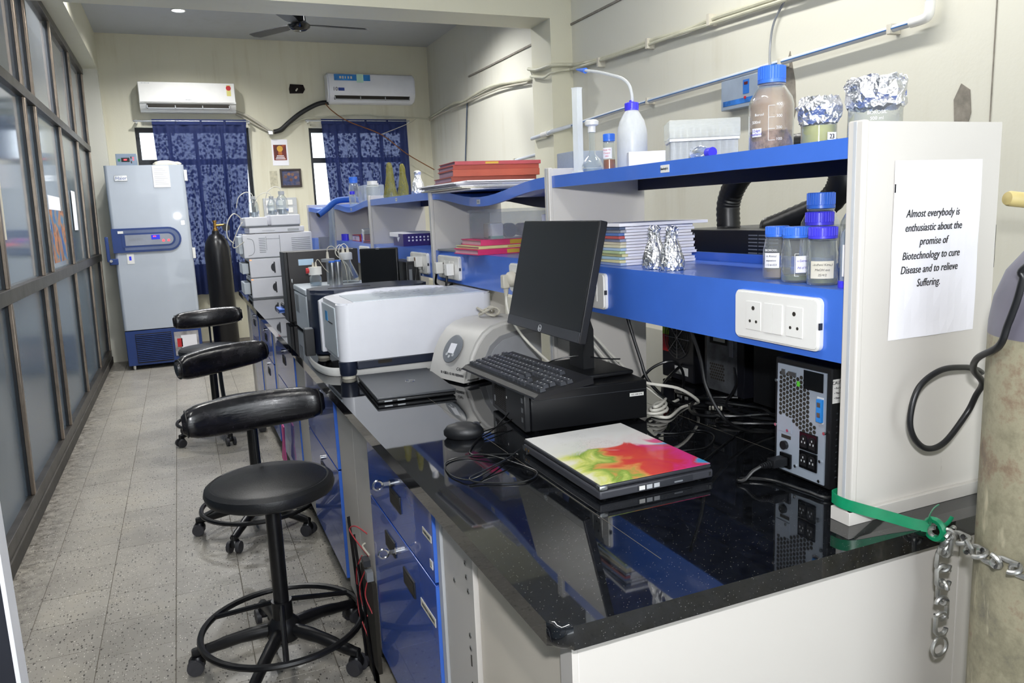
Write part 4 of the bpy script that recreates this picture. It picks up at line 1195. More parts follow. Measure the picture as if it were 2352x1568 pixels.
# ---- bright laptop
lp = thing('painted_laptop', 'closed laptop with a white and paint-splash coloured lid', 'laptop', (.69, 1.235, ZW))
def splash():
    k = NT('paint_splash_lid')
    co = k.n('TexCoord'); sp_ = k.n('SeparateXYZ'); k.l(co, 'Object', sp_, 0)
    nz = k.n('TexNoise', Scale=9.0, Detail=6.0, Distortion=1.4); k.l(co, 'Object', nz, 'Vector')
    # along x: green - orange - red - magenta
    ax = k.n('Math', operation='MULTIPLY_ADD'); ax.inputs[1].default_value = 3.0; k.l(sp_, 'X', ax, 0)
    n2 = k.n('Math', operation='MULTIPLY_ADD'); n2.inputs[1].default_value = .9; n2.inputs[2].default_value = -.42; k.l(nz, 'Fac', n2, 0); k.l(n2, 0, ax, 2)
    cr = k.ramp([(0.0, '#f3edd8'), (.12, '#dfe27a'), (.22, '#8fb04a'), (.3, '#e6a05a'), (.4, '#e0503f'), (.62, '#d8384a'), (.74, '#de3d8c'), (.84, '#d8405a'), (.93, '#4a9fd0')])
    k.l(ax, 0, cr, 'Fac')
    ay = k.n('Math', operation='MULTIPLY_ADD'); ay.inputs[1].default_value = .16; k.l(nz, 'Fac', ay, 0); k.l(sp_, 'Y', ay, 2)
    bd_ = k.ramp([(0.0, (1, 1, 1)), (.268, (1, 1, 1)), (.285, (.15, .15, .15)), (.36, (0, 0, 0))]); k.l(ay, 0, bd_, 'Fac')
    # pencil scribbles on the white half
    wv = k.n('TexNoise', Scale=55.0, Detail=5.0, Distortion=4.0); k.l(co, 'Object', wv, 'Vector')
    sc = k.ramp([(.485, (0, 0, 0)), (.497, (1, 1, 1)), (.509, (0, 0, 0))]); k.l(wv, 'Fac', sc, 'Fac')
    ms_ = k.n('TexNoise', Scale=13.0); k.l(co, 'Object', ms_, 'Vector'); mr_ = k.ramp([(.52, (0, 0, 0)), (.62, (.75, .75, .75))]); k.l(ms_, 'Fac', mr_, 'Fac')
    mu = k.mix(1.0, sc.outputs[0], mr_.outputs[0], 'MULTIPLY')
    wh = k.mix(mu.outputs[0], '#eceae4', '#5c585c')
    fin = k.mix(bd_.outputs[0], wh.outputs[0], cr.outputs[0])
    k.l(fin, 0, k.b, 'Base Color'); k.b.inputs['Roughness'].default_value = .25; k.b.inputs['Coat Weight'].default_value = .4
    return k.m
B('base', mat('laptop_grey_side', '#3c3d43', .4), lp, 0.0, .266, 0.0, .36, .004, .022, bev=.004)
B('lid_shell', 'dark_grey', lp, .001, .262, .001, .358, .0245, .0325, bev=.003)
B('lid_art', splash(), lp, .004, .262, .004, .356, .0328, .0338)
B('palm_corner', 'steel', lp, -.001, .02, -.0015, .016, .0205, .033, bev=.004)
od = B('disc_drive', 'dark_grey', lp, .085, .215, -.0012, .002, .008, .019, bev=.0008)
for i, c in enumerate(('white_pl', 'grey_pl', 'grey_pl')): B('badge', c, lp, .088 + i * .017, .101 + i * .017, -.0018, -.0008, .009, .0175)
B('eject_button', 'mid_grey', od, .17, .19, -.0018, -.0010, .010, .013)
B('lock_slot', 'steel', lp, .255, .259, -.0016, -.0004, .010, .018)
for yy in (.33, .345): Cy('audio_jack', 'brass', lp, (-.001, yy, .012), (.001, yy, .012), .003, seg=10)
for sx in (.02, .245):
    for sy in (.02, .34): Cy('foot', 'black_pl', lp, (sx, sy, 0), (sx, sy, .005), .008, seg=10)

# ---- uninterruptible power supply
up_ = thing('power_supply', 'black uninterruptible power supply with a silver socket plate by the end panel', 'power supply', (1.09, 1.06, ZW))
B('casing', 'black_pl', up_, .002, .245, 0.0, .150, .008, .245, bev=.003)
M['ups_plate'] = mat('silver_painted_plate', '#a9b4c2', .38, .25, var=.04)
sp2 = B('socket_plate', 'ups_plate', up_, -.001, .003, .012, .140, .014, .234)
bm = new()
hexes = 0
for i in range(11):
    for j in range(13):
        y = .134 - .0092 * i - .004
        z = .215 - .0092 * j - (.0046 if i % 2 else 0)
        if (z < .118 and i < 4) or (i > 8 and z > .19) or z < .092 or (z < .1 + (8 - i) * .004 and i < 8) or (i > 8 and .13 < z): continue
        cyl(bm, (-.0018, y, z), (-.0006, y, z), .0042, seg=6)
tag(obj('vent_holes', bm, 'hole', sp2), kind='stuff')
B('blank_cover', 'black_gl', up_, -.0022, -.0008, .018, .068, .195, .232)
bc_ = B('battery_connector', 'white_pl', up_, -.002, -.0005, .016, .032, .135, .186); B('connector_body', mat('connector_blue', '#2d86d8', .35), bc_, -.008, -.0018, .015, .029, .138, .183, bev=.001)
for z in (.148, .168): B('contact', 'steel', bc_, -.0088, -.0078, .018, .026, z, z + .009)
for zz in (.052, .090):
    sk_ = B('socket_pair', 'black_gl', up_, -.004, -.0005, .028, .074, zz - .018, zz + .018, bev=.001)
    for yy in (.040, .062):
        bm = new()
        prism(bm, [(yy - .008, zz - .012), (yy + .008, zz - .012), (yy + .008, zz + .008), (yy + .004, zz + .012), (yy - .004, zz + .012), (yy - .008, zz + .008)], 'x', -.0052, -.0038)
        oc = obj('outlet', bm, 'black_pl', sk_)
        for dy, dz in ((0, .005), (-.004, -.002), (.004, -.002)): B('pin_slot', 'grey_pl', oc, -.0056, -.0050, yy + dy - .0012, yy + dy + .0012, zz + dz - .002, zz + dz + .002)
B('inlet_block', 'black_gl', up_, -.006, -.0005, .096, .126, .022, .052, bev=.001)
Cy('fuse_holder', 'black_pl', up_, (-.008, .115, .068), (-.0005, .115, .068), .009, seg=16)
B('card_cover', 'ups_plate', up_, -.0022, -.0008, .098, .136, .095, .128); B('slot_window', 'hole', up_, -.0018, -.0008, .1, .126, .082, .089)
B('data_port', 'steel', up_, -.003, -.0008, .088, .11, .214, .222); B('usb_socket', 'steel', up_, -.003, -.0008, .118, .128, .212, .224)
B('green_sticker', mat('bright_green_sticker', '#5fce3a', .5), up_, -.002, -.0008, .078, .086, .196, .206)
for y, z in ((.142, .198), (.142, .105), (.108, .1), (.012, .118), (.022, .02), (.085, .032), (.021, .06)): Cy('screw', 'chrome', up_, (-.004, y, z), (-.0005, y, z), .0032, seg=10)
cl_ = B('caution_label', 'white_pl', up_, .004, .075, -.0008, .0002, .178, .224); text('lettering', 'CAUTION', .009, 'ink', cl_, (.022, -.001, .217), FY)
for i, s_ in enumerate(('For operators read user manual', 'This unit may be serviced by', 'Even when switched off')): text('lettering', '• ' + s_, .0055, 'ink', cl_, (.007, -.001, .207 - i * .0095), FY, align='LEFT')
bm = new()
for i in range(9):
    for j in range(22): box(bm, .015 + i * .024 + (.012 if j % 2 else 0), .019 + i * .024 + (.012 if j % 2 else 0), -.0006, .0004, .03 + j * .0063, .0325 + j * .0063)
tag(obj('side_perforations', bm, mat('perforation_grey', '#3c3f45', .5), up_), kind='stuff')
for sx in (.03, .22):
    for sy in (.02, .13): Cy('foot', 'black_pl', up_, (sx, sy, 0), (sx, sy, .009), .009, seg=10)
ip_ = thing('power_cable', 'black power cord plugged into the silver socket plate', 'power cord', (1.083, 1.171, ZW + .037))
B('plug_body', 'black_pl', ip_, -.035, -.0003, -.011, .011, -.009, .009, bev=.002)
for k in range(5): Cy('relief_ring', 'black_pl', ip_, (-.038 - k * .005, 0, -.002), (-.041 - k * .005, 0, -.002), .0075 - k * .0007, seg=10)
T('cable', 'cable_black', ip_, [(-.06, 0, -.003), (-.075, .005, -.012), (-.09, .01, -.028), (-.098, .02, -.0325), (-.08, .028, -.0325), (-.04, -.01, -.0325), (-.025, -.09, -.0325), (-.008, -.135, -.0325), (.12, -.135, -.0325)], .004, 8, 8)
# ------------------------------------------------------------------ far bench: grey analyser, towers, instrument stack
gb = thing('grey_analyser', 'pale grey box analyser behind the white spectrometer', 'instrument', (.53, 3.79, ZW))
B('casing', 'pearl', gb, 0, .35, 0, .40, .006, .195, bev=.006); B('top_lid', 'pearl', gb, -.002, .352, -.002, .402, .197, .226, bev=.006)
B('side_mark', 'mid_grey', gb, -.0012, .0004, .25, .36, .09, .18); B('side_dot', mat('blue_dot', '#4a7fb0', .4), gb, -.0012, .0004, .03, .05, .02, .035)
for sx in (.03, .32):
    for sy in (.03, .37): Cy('foot', 'black_pl', gb, (sx, sy, 0), (sx, sy, .008), .012, seg=10)
ZG = ZW + .2265
sb_ = thing('reagent_bottle', 'small glass bottle with white and red cap on the grey analyser', 'bottle', (.615, 3.98, ZG))
L('glass', 'glass_bold', sb_, [(.0, 0), (.028, 0), (.03, .006), (.03, .045), (.02, .058), (.019, .062)], 24, cap1=False); L('liquid', mat('pale_liquid', '#8aa0b4', .1, var=0), sb_, [(.0, .002), (.028, .002), (.028, .02), (.0, .02)], 20)
L('cap', 'white_pl', sb_, [(.0, .056), (.033, .056), (.033, .095), (.0, .095)], 24); Cy('side_port', 'red', sb_, (-.03, 0, .078), (-.045, 0, .078), .014, seg=12)
for dx in (-.008, .006): Cy('fitting', 'beige_pl', sb_, (dx, 0, .095), (dx, 0, .118), .006, .004, 10)
T('tubing', 'cable_grey', sb_, [(.006, 0, .115), (.02, 0, .13), (.05, -.01, .08), (.1, -.02, .03)], .0018, 6)
for i, (x, y, lb_) in enumerate(((.68, 3.86, 'brushed steel column nearer the conical bottle tubing, front one'), (.72, 3.92, 'brushed steel column behind the front steel column'))):
    mcx = thing('metal_column', lb_, 'column', (x, y, ZG))
    L('barrel', 'steel', mcx, [(.0, 0), (.018, 0), (.019, .004), (.019, .118), (.0, .118)], 20); L('cap_ring', 'cap_blue', mcx, [(.0, .118), (.015, .118), (.015, .126), (.0, .126)], 16)
ff = thing('filter_housing', 'round metal filter with a cream fitting between the steel columns', 'filter', (.69, 4.02, ZG))
L('body', 'mid_grey', ff, [(.0, 0), (.012, 0), (.012, .112), (.034, .115), (.034, .13), (.0, .132)], 20); Cy('fitting', 'beige_pl', ff, (0, 0, .131), (0, 0, .165), .008, .005, 10)
T('tubing', 'cable_grey', ff, [(0, 0, .16), (.004, 0, .185), (.03, 0, .19), (.06, 0, .15), (.085, -.01, .08), (.09, -.02, .002)], .002, 6)
cf = thing('conical_bottle', 'conical clear glass bottle with grey cap and tubing on the analyser', 'bottle', (.79, 4.06, ZG))
L('glass', 'glass_bold', cf, [(.0, 0), (.062, 0), (.064, .006), (.06, .03), (.026, .105), (.024, .125)], 28, cap1=False); L('cap', 'grey_pl', cf, [(.0, .118), (.034, .118), (.034, .15), (.03, .155), (.0, .155)], 24)
for dx in (-.012, .012): Cy('fitting', 'beige_pl', cf, (dx, 0, .155), (dx, 0, .185), .009, .004, 10)
T('tubing', 'cable_white', cf, [(-.012, 0, .185), (-.03, 0, .195), (-.05, 0, .17), (-.045, 0, .14), (0, 0, .1), (.03, 0, .03)], .0022, 6); T('tubing', 'cable_white', cf, [(.012, 0, .185), (-.005, 0, .2), (-.03, 0, .18), (-.03, 0, .13), (.01, 0, .08), (.015, 0, .01)], .0022, 6)

tw = thing('tower_computer', 'dark tower computer with a blue white sticker behind the grey analyser', 'computer', (.505, 4.30, ZW))
B('chassis', mat('dark_brown_steel', '#2a2728', .42, var=.05), tw, .02, .40, 0, .17, .01, .39, bev=.003); fb_ = B('front_bezel', 'black_pl', tw, 0, .019, 0, .17, .01, .39, bev=.004)
B('sticker', mat('pale_blue_label', '#b9d4ec', .4), tw, .075, .155, -.0012, .0004, .315, .348); B('side_button', 'chrome', tw, .03, .036, -.0012, .0004, .225, .245)
for sx in (.05, .37): B('foot', 'black_pl', tw, sx - .02, sx + .02, .02, .15, 0, .0105)
ds = thing('small_monitor', 'dark switched-off screen standing beside the conical bottle', 'monitor', (.862, 3.62, ZW), math.radians(-32))
pnl = B('housing', 'black_pl', ds, -.092, .092, -.012, .012, .11, .412, bev=.004); B('screen', 'screen_off', pnl, -.086, .086, -.0135, -.0115, .13, .405); B('camera_dot', 'steel', pnl, -.01, .006, -.014, -.0118, .406, .409)
B('stand_neck', 'black_pl', ds, -.025, .025, .012, .028, .01, .3, bev=.002); B('stand_base', 'black_pl', ds, -.07, .07, -.06, .06, 0.0, .01, bev=.003)
vt = thing('slim_tower', 'black slim tower computer with a silver edge below the blue fascia', 'computer', (.958, 3.50, ZW))
B('chassis', 'black_pl', vt, 0, .062, 0, .3, .006, .345, bev=.003); B('silver_edge', 'steel', vt, .062, .068, .002, .298, .006, .345); B('drive_slot', 'dark_grey', vt, .01, .03, -.0015, .001, .2, .33); B('badge', 'grey_pl', vt, .04, .05, -.0015, .001, .2, .235)
B('port_panel', 'mid_grey', vt, .012, .026, -.0025, -.001, .25, .31); B('foot', 'black_pl', vt, .005, .058, .02, .28, 0, .0065)

hp = thing('liquid_chromatograph', 'stack of white chromatograph modules at the far bench end', 'instrument', (.45, 5.90, ZW))
def module(name, x0, x1, z0, z1, dy=.0, depth=.42): return B(name, 'white_cool', hp, x0, x1, dy, depth, z0, z1, bev=.006)
for i, (z0, z1) in enumerate(((.006, .15), (.155, .292))):
    md = module('pump_module', 0, .43, z0, z1)
    bm = new(); prism(bm, [(.17 + .022 * math.cos(math.radians(a)), (z0 + z1) / 2 + .03 * math.sin(math.radians(a))) for a in range(90, 271, 15)], 'y', -.0015, .001); obj('latch_mark', bm, 'dark_grey', md)
    B('latch_bar', 'dark_grey', md, .169, .178, -.0025, .001, (z0 + z1) / 2 - .04, (z0 + z1) / 2 + .04)
    B('front_flap', 'pearl', md, -.05, -.004, .03, .3, z0 + .03, z1 - .03, bev=.004); B('shadow_gap', 'hole', md, -.004, .001, .02, .36, z0 + .02, z1 - .02)
    B('seam', 'mid_grey', md, .235, .237, -.001, .0008, z0 + .01, z1 - .01)
    B('status_lamp', mat('amber_lamp', '#e0a070', .4, var=0, emit=.6), md, .002, .018, -.002, .0005, z1 - .012, z1 - .004)
B('base_band', 'mid_grey', hp, .004, .426, .004, .41, 0, .0055); B('middle_band', 'mid_grey', hp, .004, .426, .004, .41, .1505, .1545)
big = module('detector_module', -.03, .46, .298, .47); B('under_band', 'mid_grey', hp, -.02, .45, .004, .41, .2925, .2975)
for k in range(9): B('vent_slot', 'mid_grey', big, .08, .125, -.0012, .0008, .335 + k * .0125, .339 + k * .0125)
for k in range(9): B('vent_slot', 'mid_grey', big, .31, .445, -.0012, .0008, .32 + k * .0135, .3235 + k * .0135)
B('door_line', 'mid_grey', big, .13, .225, -.0012, .0006, .43, .433); B('door_line', 'mid_grey', big, .225, .228, -.0012, .0006, .31, .455); B('door_line', 'mid_grey', big, .13, .1325, -.0012, .0006, .35, .45)
T('cover_line', 'mid_grey', big, [(.0, -.0008, .44), (.035, -.0008, .43), (.045, -.0008, .4), (.045, -.0008, .35), (.03, -.0008, .325), (.0, -.0008, .315)], .0016, 6, 4)
B('side_door', 'pearl', big, -.06, -.031, .03, .38, .33, .455, bev=.004)
mid = module('degasser_module', .02, .41, .474, .515); B('window', 'hole', hp, -.03, .06, .01, .05, .4705, .4735); B('name_plate', 'grey_pl', mid, .29, .37, -.0012, .0006, .483, .5); B('drawer_line', 'mid_grey', mid, .11, .2, -.0012, .0006, .49, .492)
B('tray_left', 'white_cool', hp, -.005, .155, -.01, .42, .525, .59, bev=.008); B('tray_right', 'white_cool', hp, .175, .385, -.01, .42, .525, .60, bev=.008); B('tray_band', 'mid_grey', hp, 0, .38, .0, .41, .5155, .5245)
T('drain_line', 'cable_white', hp, [(-.02, .0, .56), (-.06, -.02, .5), (-.1, .0, .4), (-.08, .02, .38), (-.02, .0, .42)], .004, 6); T('drain_line', 'cable_white', hp, [(-.01, .05, .57), (-.07, 0, .62), (-.12, 0, .56), (-.13, 0, .46), (-.09, 0, .41)], .004, 6)
def solvent(label, x, y, z, r, h, tilt=0):
    t = thing('solvent_bottle', label, 'bottle', (x, y, z), group='solvent bottles on the chromatograph')
    L('glass', 'glass_bold', t, [(.0, 0), (r * .95, 0), (r, .006), (r, h * .6), (r * .8, h * .75), (r * .4, h * .88), (r * .38, h * .95)], 24, cap1=False); L('cap', 'grey_pl', t, [(.0, h * .9), (r * .52, h * .9), (r * .52, h * 1.05), (.0, h * 1.05)], 20)
    L('solvent', mat('clear_solvent', '#8d98a5', .1, var=0), t, [(.0, .003), (r * .94, .003), (r * .94, h * .25), (.0, h * .25)], 20)
    T('tubing', 'cable_white', t, [(0, 0, h * 1.04), (-.01, 0, h * 1.2), (-.05, 0, h * 1.25), (-.1, 0, h * 1.0), (-.12, .02, h * .5)], .003, 6)
    return t
solvent('solvent bottle with a tilted grey cap on the left tray', .53, 6.05, ZW + .591, .035, .145)
solvent('solvent bottle, shorter, at the left of the right tray', .655, 6.0, ZW + .601, .032, .13)
solvent('solvent bottle, tallest, on the right tray', .735, 6.05, ZW + .601, .043, .165)
tk = thing('black_keypad', 'small black keypad on a blue tray before the chromatograph', 'keypad', (.56, 5.05, ZW))
B('tray', 'blue', tk, -.03, .14, -.06, .1, .0, .012, bev=.003); B('keypad_body', 'black_pl', tk, .0, .15, -.04, .1, .012, .035, bev=.004); B('keypad_top', 'dark_grey', tk, .005, .145, -.035, .095, .036, .04)

# blue foam pipe, clear sleeve and grey folder near the last uprights
bp_ = thing('foam_pipe', 'bright blue foam pipe sticking out from the far shelf', 'pipe', (0, 0, 0))
bm = new(); tube(bm, [(.88, 5.35, 1.485), (.95, 5.38, 1.53), (1.02, 5.42, 1.575), (1.12, 5.48, 1.585), (1.2, 5.5, 1.58)], .021, 14, 6); obj('sleeve', bm, mat('blue_foam', '#1c56ae', .6), bp_, smooth=True)
bm = new(); cyl(bm, (.8795, 5.3495, 1.4845), (.889, 5.354, 1.491), .014, seg=14); obj('bore', bm, 'hole', bp_)
ps_ = thing('plastic_sleeve', 'long clear plastic sleeve hanging from the far shelf edge', 'plastic sleeve', (0, 0, 0))
bm = new(); tube(bm, [(1.0, 5.52, 1.56), (.995, 5.515, 1.4), (.985, 5.51, 1.25), (.97, 5.5, 1.12)], .034, 10, 5, flat=.3); obj('film', bm, milky('sleeve_film', '#b4c2cf', .45, .1), ps_, smooth=True)
gf = thing('grey_folder', 'grey folder standing upright between chromatograph and sleeve', 'folder', (.93, 5.72, ZW), math.radians(8))
B('cover', mat('grey_card', '#8b8e9a', .6), gf, 0, .13, 0, .012, 0, .43, bev=.001); B('spine_clip', 'steel', gf, .004, .012, -.003, .0, .05, .38)
# ------------------------------------------------------------------ things on the rack: nearest bay, upper shelf
ZU = zu(0, 1.5)
def ribbed_cap(parent, m, r, z0, z1, n=30, name='cap'):
    bm = new()
    lathe(bm, [(.0, z0), (r * 1.04, z0), (r * 1.04, z0 + (z1 - z0) * .2), (r, z0 + (z1 - z0) * .22), (r, z1 - .002), (r * .94, z1), (.0, z1)], n * 2)
    c = obj(name, bm, m, parent, smooth=False)
    bm = new()
    for i in range(n):
        a = 2 * PI * i / n
        c_, s_ = math.cos(a), math.sin(a)
        cyl(bm, (c_ * r, s_ * r, z0 + (z1 - z0) * .24), (c_ * r, s_ * r, z1 - .001), r * .045, seg=5)
    tag(obj('cap_ribs', bm, m, c), kind='stuff')
    return c
def face_label(parent, m, r, z0, z1, ang, span, lines, size, ink, name='label'):
    """curved paper label on a bottle; ang = direction it faces"""
    bm = new(); n = 10; g = []
    for rr in (r + .0004, r + .0009):
        g.append([[bm.verts.new((rr * math.cos(ang + span * (i / n - .5)), rr * math.sin(ang + span * (i / n - .5)), z)) for i in range(n + 1)] for z in (z0, z1)])
    for i in range(n):
        bm.faces.new((g[1][0][i], g[1][0][i + 1], g[1][1][i + 1], g[1][1][i]))
        bm.faces.new((g[0][0][i + 1], g[0][0][i], g[0][1][i], g[0][1][i + 1]))
    lb = obj(name, bm, m, parent)
    for k, s_ in enumerate(lines):
        text('lettering', s_, size, ink, lb, ((r + .0016) * math.cos(ang), (r + .0016) * math.sin(ang), z1 - (k + .7) * (z1 - z0) / (len(lines) + .4)), (PI / 2, 0, ang + PI / 2), shear=.15, depth=.0001)
    return lb
VIEW = -2.35   # direction from the shelf towards the aisle
M['ink_violet'] = mat('violet_ink', '#4a3ab0', .6, var=0); M['ink_red'] = mat('red_ink', '#c0283a', .6, var=0); M['white_print'] = mat('white_enamel_print', '#eeeeee', .5, var=0)

def media_bottle(label, x, y, z, r, h, capm, content=None, labels=(), grad=False, group=None, cap_r=None):
    t = thing('media_bottle', label, 'bottle', (x, y, z), group=group)
    cr = cap_r or r * .62
    nh = h * .80
    prof = [(.0, .002), (r * .9, 0), (r, .006), (r, h * .55), (r * .93, h * .63), (cr * 1.02, h * .76), (cr * .88, h * .78), (cr * .86, h * .84)]
    L('glass', 'glass', t, prof, 36, cap1=False)
    L('neck_ring', 'glass_bold', t, [(cr * .9, h * .775), (cr * 1.02, h * .782), (cr * 1.02, h * .79), (cr * .9, h * .797)], 30, cap0=False, cap1=False)
    ribbed_cap(t, capm, cr, h * .80, h)
    if content: L('contents', content[0], t, [(.0, .004), (r * .94, .004), (r * .94, content[1] * h), (.0, content[1] * h + .002)], 28)
    for lb in labels: face_label(t, lb[0], r, h * lb[1], h * lb[2], VIEW + lb[3], lb[4], lb[5], lb[6], lb[7])
    if grad:
        nb = len(grad)
        for k, s_ in enumerate(grad):
            zz = h * (.12 + .4 * k / max(1, nb - 1)); a = VIEW + .12
            text('graduation', s_, h * .048, 'white_print', t, ((r + .001) * math.cos(a + .28), (r + .001) * math.sin(a + .28), zz + h * .01), (PI / 2, 0, a + .28 + PI / 2), depth=.0001)
            tube_pts = [((r + .0008) * math.cos(a + q), (r + .0008) * math.sin(a + q), zz) for q in (-.18, -.1, .0, .1)]
            T('graduation_mark', 'white_print', t, tube_pts, .0005, 5, 2)
        T('graduation_mark', 'white_print', t, [((r + .0008) * math.cos(a - .18), (r + .0008) * math.sin(a - .18), h * .12), ((r + .0008) * math.cos(a - .18), (r + .0008) * math.sin(a - .18), h * .52)], .0005, 5, 0)
    return t
M['brown_powder'] = mat('brown_root_powder', '#a58573', .9, var=.35, vscale=60, bump=.6, bscale=150)
bb = media_bottle('large glass bottle with blue cap holding brown plant matter', 1.12, 1.265, ZU, .0435, .165, 'cap_blue', ('brown_powder', .24), [('paper', .17, .27, -.62, .5, ['12.6gm', 'methanol'], .007, 'ink_violet')], ['100', '200', '300', '400'], cap_r=.026)
a_ = VIEW - .62
text('lettering', '500ml', .008, 'white_print', bb, (.0445 * math.cos(a_), .0445 * math.sin(a_), .056), (PI / 2, 0, a_ + PI / 2), depth=.0001)
text('lettering', 'Borosil', .007, 'white_print', bb, (.0445 * math.cos(a_ + .15), .0445 * math.sin(a_ + .15), .070), (PI / 2, 0, a_ + .15 + PI / 2), depth=.0001)
L('coating', milky('dried_brown_film', '#dcb294', .42, .4), bb, [(.041, .038), (.0415, .085), (.038, .1), (.025, .122)], 30, cap0=False, cap1=False)

M['foil'] = None
def foil_mat():
    k = NT('aluminium_foil')
    k.b.inputs['Metallic'].default_value = 1; k.b.inputs['Roughness'].default_value = .34; k.b.inputs['Base Color'].default_value = (.92, .92, .94, 1)
    co = k.n('TexCoord'); v = k.n('TexVoronoi', Scale=190.0); k.l(co, 'Object', v, 'Vector'); n2 = k.n('TexNoise', Scale=90.0, Detail=4.0); k.l(co, 'Object', n2, 'Vector')
    ad = k.n('Math', operation='ADD'); k.l(v, 'Distance', ad, 0); k.l(n2, 'Fac', ad, 1)
    bp = k.n('Bump', Strength=.35, Distance=.004); k.l(ad, 0, bp, 'Height'); k.l(bp, 'Normal', k.b, 'Normal')
    return k.m
M['foil'] = foil_mat()
def crumple(bm, amt):
    for v in bm.verts: v.co += Vector((rnd.uniform(-amt, amt), rnd.uniform(-amt, amt), rnd.uniform(-amt, amt)))
def beaker(label, x, y, r, h, liquid, foil_prof, lettering=()):
    t = thing('foil_beaker', label, 'beaker', (x, y, ZU), group='foil covered beakers on the upper shelf')
    L('glass', 'glass', t, [(.0, .001), (r * .93, 0), (r, .005), (r, h), (r * 1.04, h + .003)], 32, cap1=False)
    if liquid: L('liquid', liquid[0], t, [(.0, .003), (r * .96, .003), (r * .96, liquid[1]), (.0, liquid[1])], 28)
    bm = new(); lathe(bm, foil_prof, 22, cap0=False); bmesh.ops.subdivide_edges(bm, edges=bm.edges[:], cuts=1); bmesh.ops.triangulate(bm, faces=bm.faces[:]); crumple(bm, .0032); obj('foil_cover', bm, 'foil', t)
    for s_, sz, zz, a in lettering: text('lettering', s_, sz, 'white_print', t, ((r + .001) * math.cos(a), (r + .001) * math.sin(a), zz), (PI / 2, 0, a + PI / 2), depth=.0001)
    return t
bk1 = beaker('low beaker of yellow liquid with torn foil cover', 1.125, 1.142, .032, .06, (milky('yellow_broth', '#dcd98a', .7, .1), .036), [(.0335, .04), (.037, .052), (.041, .07), (.034, .087), (.02, .083), (.006, .08)], )
B('number_tag', 'paper', bk1, -.012, .008, -.0345, -.0335, .008, .022); text('lettering', '23', .012, 'ink', bk1, (-.002, -.0348, .014), FY)
beaker('taller beaker with a crumpled foil cap next to the end panel', 1.185, 1.068, .046, .085, None, [(.0475, .06), (.05, .075), (.052, .1), (.049, .112), (.03, .11), (.008, .111)], [('BOROSIL', .008, .048, VIEW), ('500 ml', .008, .038, VIEW)])

mcy = thing('measuring_cylinder', 'tall translucent measuring cylinder at the far end of the nearest shelf', 'cylinder', (1.09, 2.03, ZU))
L('tube', milky('frosted_polypropylene', '#eef1f1', .75), mcy, [(.0, .0), (.024, .0), (.024, .006), (.0165, .01), (.0165, .238), (.0185, .242)], 6, cap1=False)
vf = thing('volumetric_flask', 'small glass volumetric flask with a white stopper', 'flask', (1.10, 1.966, ZU))
L('glass', 'glass', vf, [(.0, 0), (.022, 0), (.028, .006), (.03, .02), (.024, .036), (.01, .05), (.0085, .06), (.0085, .115)], 26, cap1=False); L('solution', mat('clear_solution', '#a8b4b8', .1, var=0), vf, [(.0, .002), (.026, .004), (.027, .012), (.0, .013)], 20)
L('stopper', 'white_pl', vf, [(.0, .112), (.011, .112), (.011, .128), (.019, .132), (.02, .142), (.014, .146), (.0, .146)], 20)
sm = media_bottle('small brown-filled bottle with blue cap behind the wash bottle', 1.10, 1.872, ZU, .0175, .098, 'cap_blue', (mat('orange_brown_fluid', '#a8561c', .2, var=.1), .3), [('paper', .33, .62, -.1, 1.5, ['Amer Vis', 'Catalyst', '2051'], .0058, 'ink_red')], cap_r=.0155)
wb = thing('wash_bottle', 'translucent wash bottle with a bent spout and blue cap', 'wash bottle', (1.12, 1.787, ZU))
L('body', milky('milky_polyethylene', '#eef0f1', .8), wb, [(.0, 0), (.037, 0), (.0395, .005), (.0395, .088), (.038, .1), (.032, .122), (.022, .14), (.0165, .148), (.0165, .155)], 32)
L('water', milky('water_level', '#cdd3d8', .5), wb, [(.0, .002), (.038, .002), (.038, .086), (.0, .087)], 28)
ribbed_cap(wb, 'cap_violet', .0175, .148, .168, 14); L('cap_top', 'cap_violet', wb, [(.0, .168), (.007, .168), (.006, .174), (.0, .174)], 14)
T('spout', milky('spout_plastic', '#e6e8e8', .8), wb, [(0, -.003, .17), (0, -.001, .19), (0, .012, .215), (0, .045, .236), (0, .10, .254), (0, .17, .274), (0, .245, .291)], .0042, 10, 6)
Cy('tip', 'cap_blue', wb, (0, .243, .2905), (0, .297, .303), .0082, .002, 14)
pbx = tag(obj('paper_box', box(new(), -.045, .045, -.02, .02, 0, .034, bev=.0008), 'paper', None, (1.085, 1.668, ZU), rot=(0, 0, math.radians(-25))), 'small plain white carton before the pipette tip box', 'carton')
tb = thing('tip_box', 'clear hinged pipette tip box on the nearest upper shelf', 'tip box', (1.2, 1.60, ZU), math.radians(-28))
M['tip_clear'] = milky('clear_styrene', '#eef0ea', .5, .15)
B('tray', 'tip_clear', tb, -.08, .08, -.05, .05, 0, .05, bev=.003); B('lid', 'tip_clear', tb, -.084, .084, -.054, .054, .057, .1, bev=.003); B('rim', 'white_pl', tb, -.082, .082, -.052, .052, .0505, .0565)
bm = new()
for i in range(10):
    for j in range(6): cyl(bm, (-.07 + i * .0155, -.04 + j * .016, .012), (-.07 + i * .0155, -.04 + j * .016, .082), .0015, .0035, 6)
tag(obj('tips', bm, milky('pipette_tip', '#f0eee6', .75), tb), kind='stuff')
bu = thing('glass_bulb', 'small glass vial with a blue cap lying before the tip box', 'vial', (1.085, 1.455, ZU))
bm = new(); lathe(bm, [(.0, -.026), (.01, -.026), (.014, -.018), (.014, .018), (.008, .026)], 20, cap1=False); obj('glass', bm, 'glass_bold', bu, (0, 0, .0145), rot=(0, PI / 2, math.radians(80)), smooth=True)
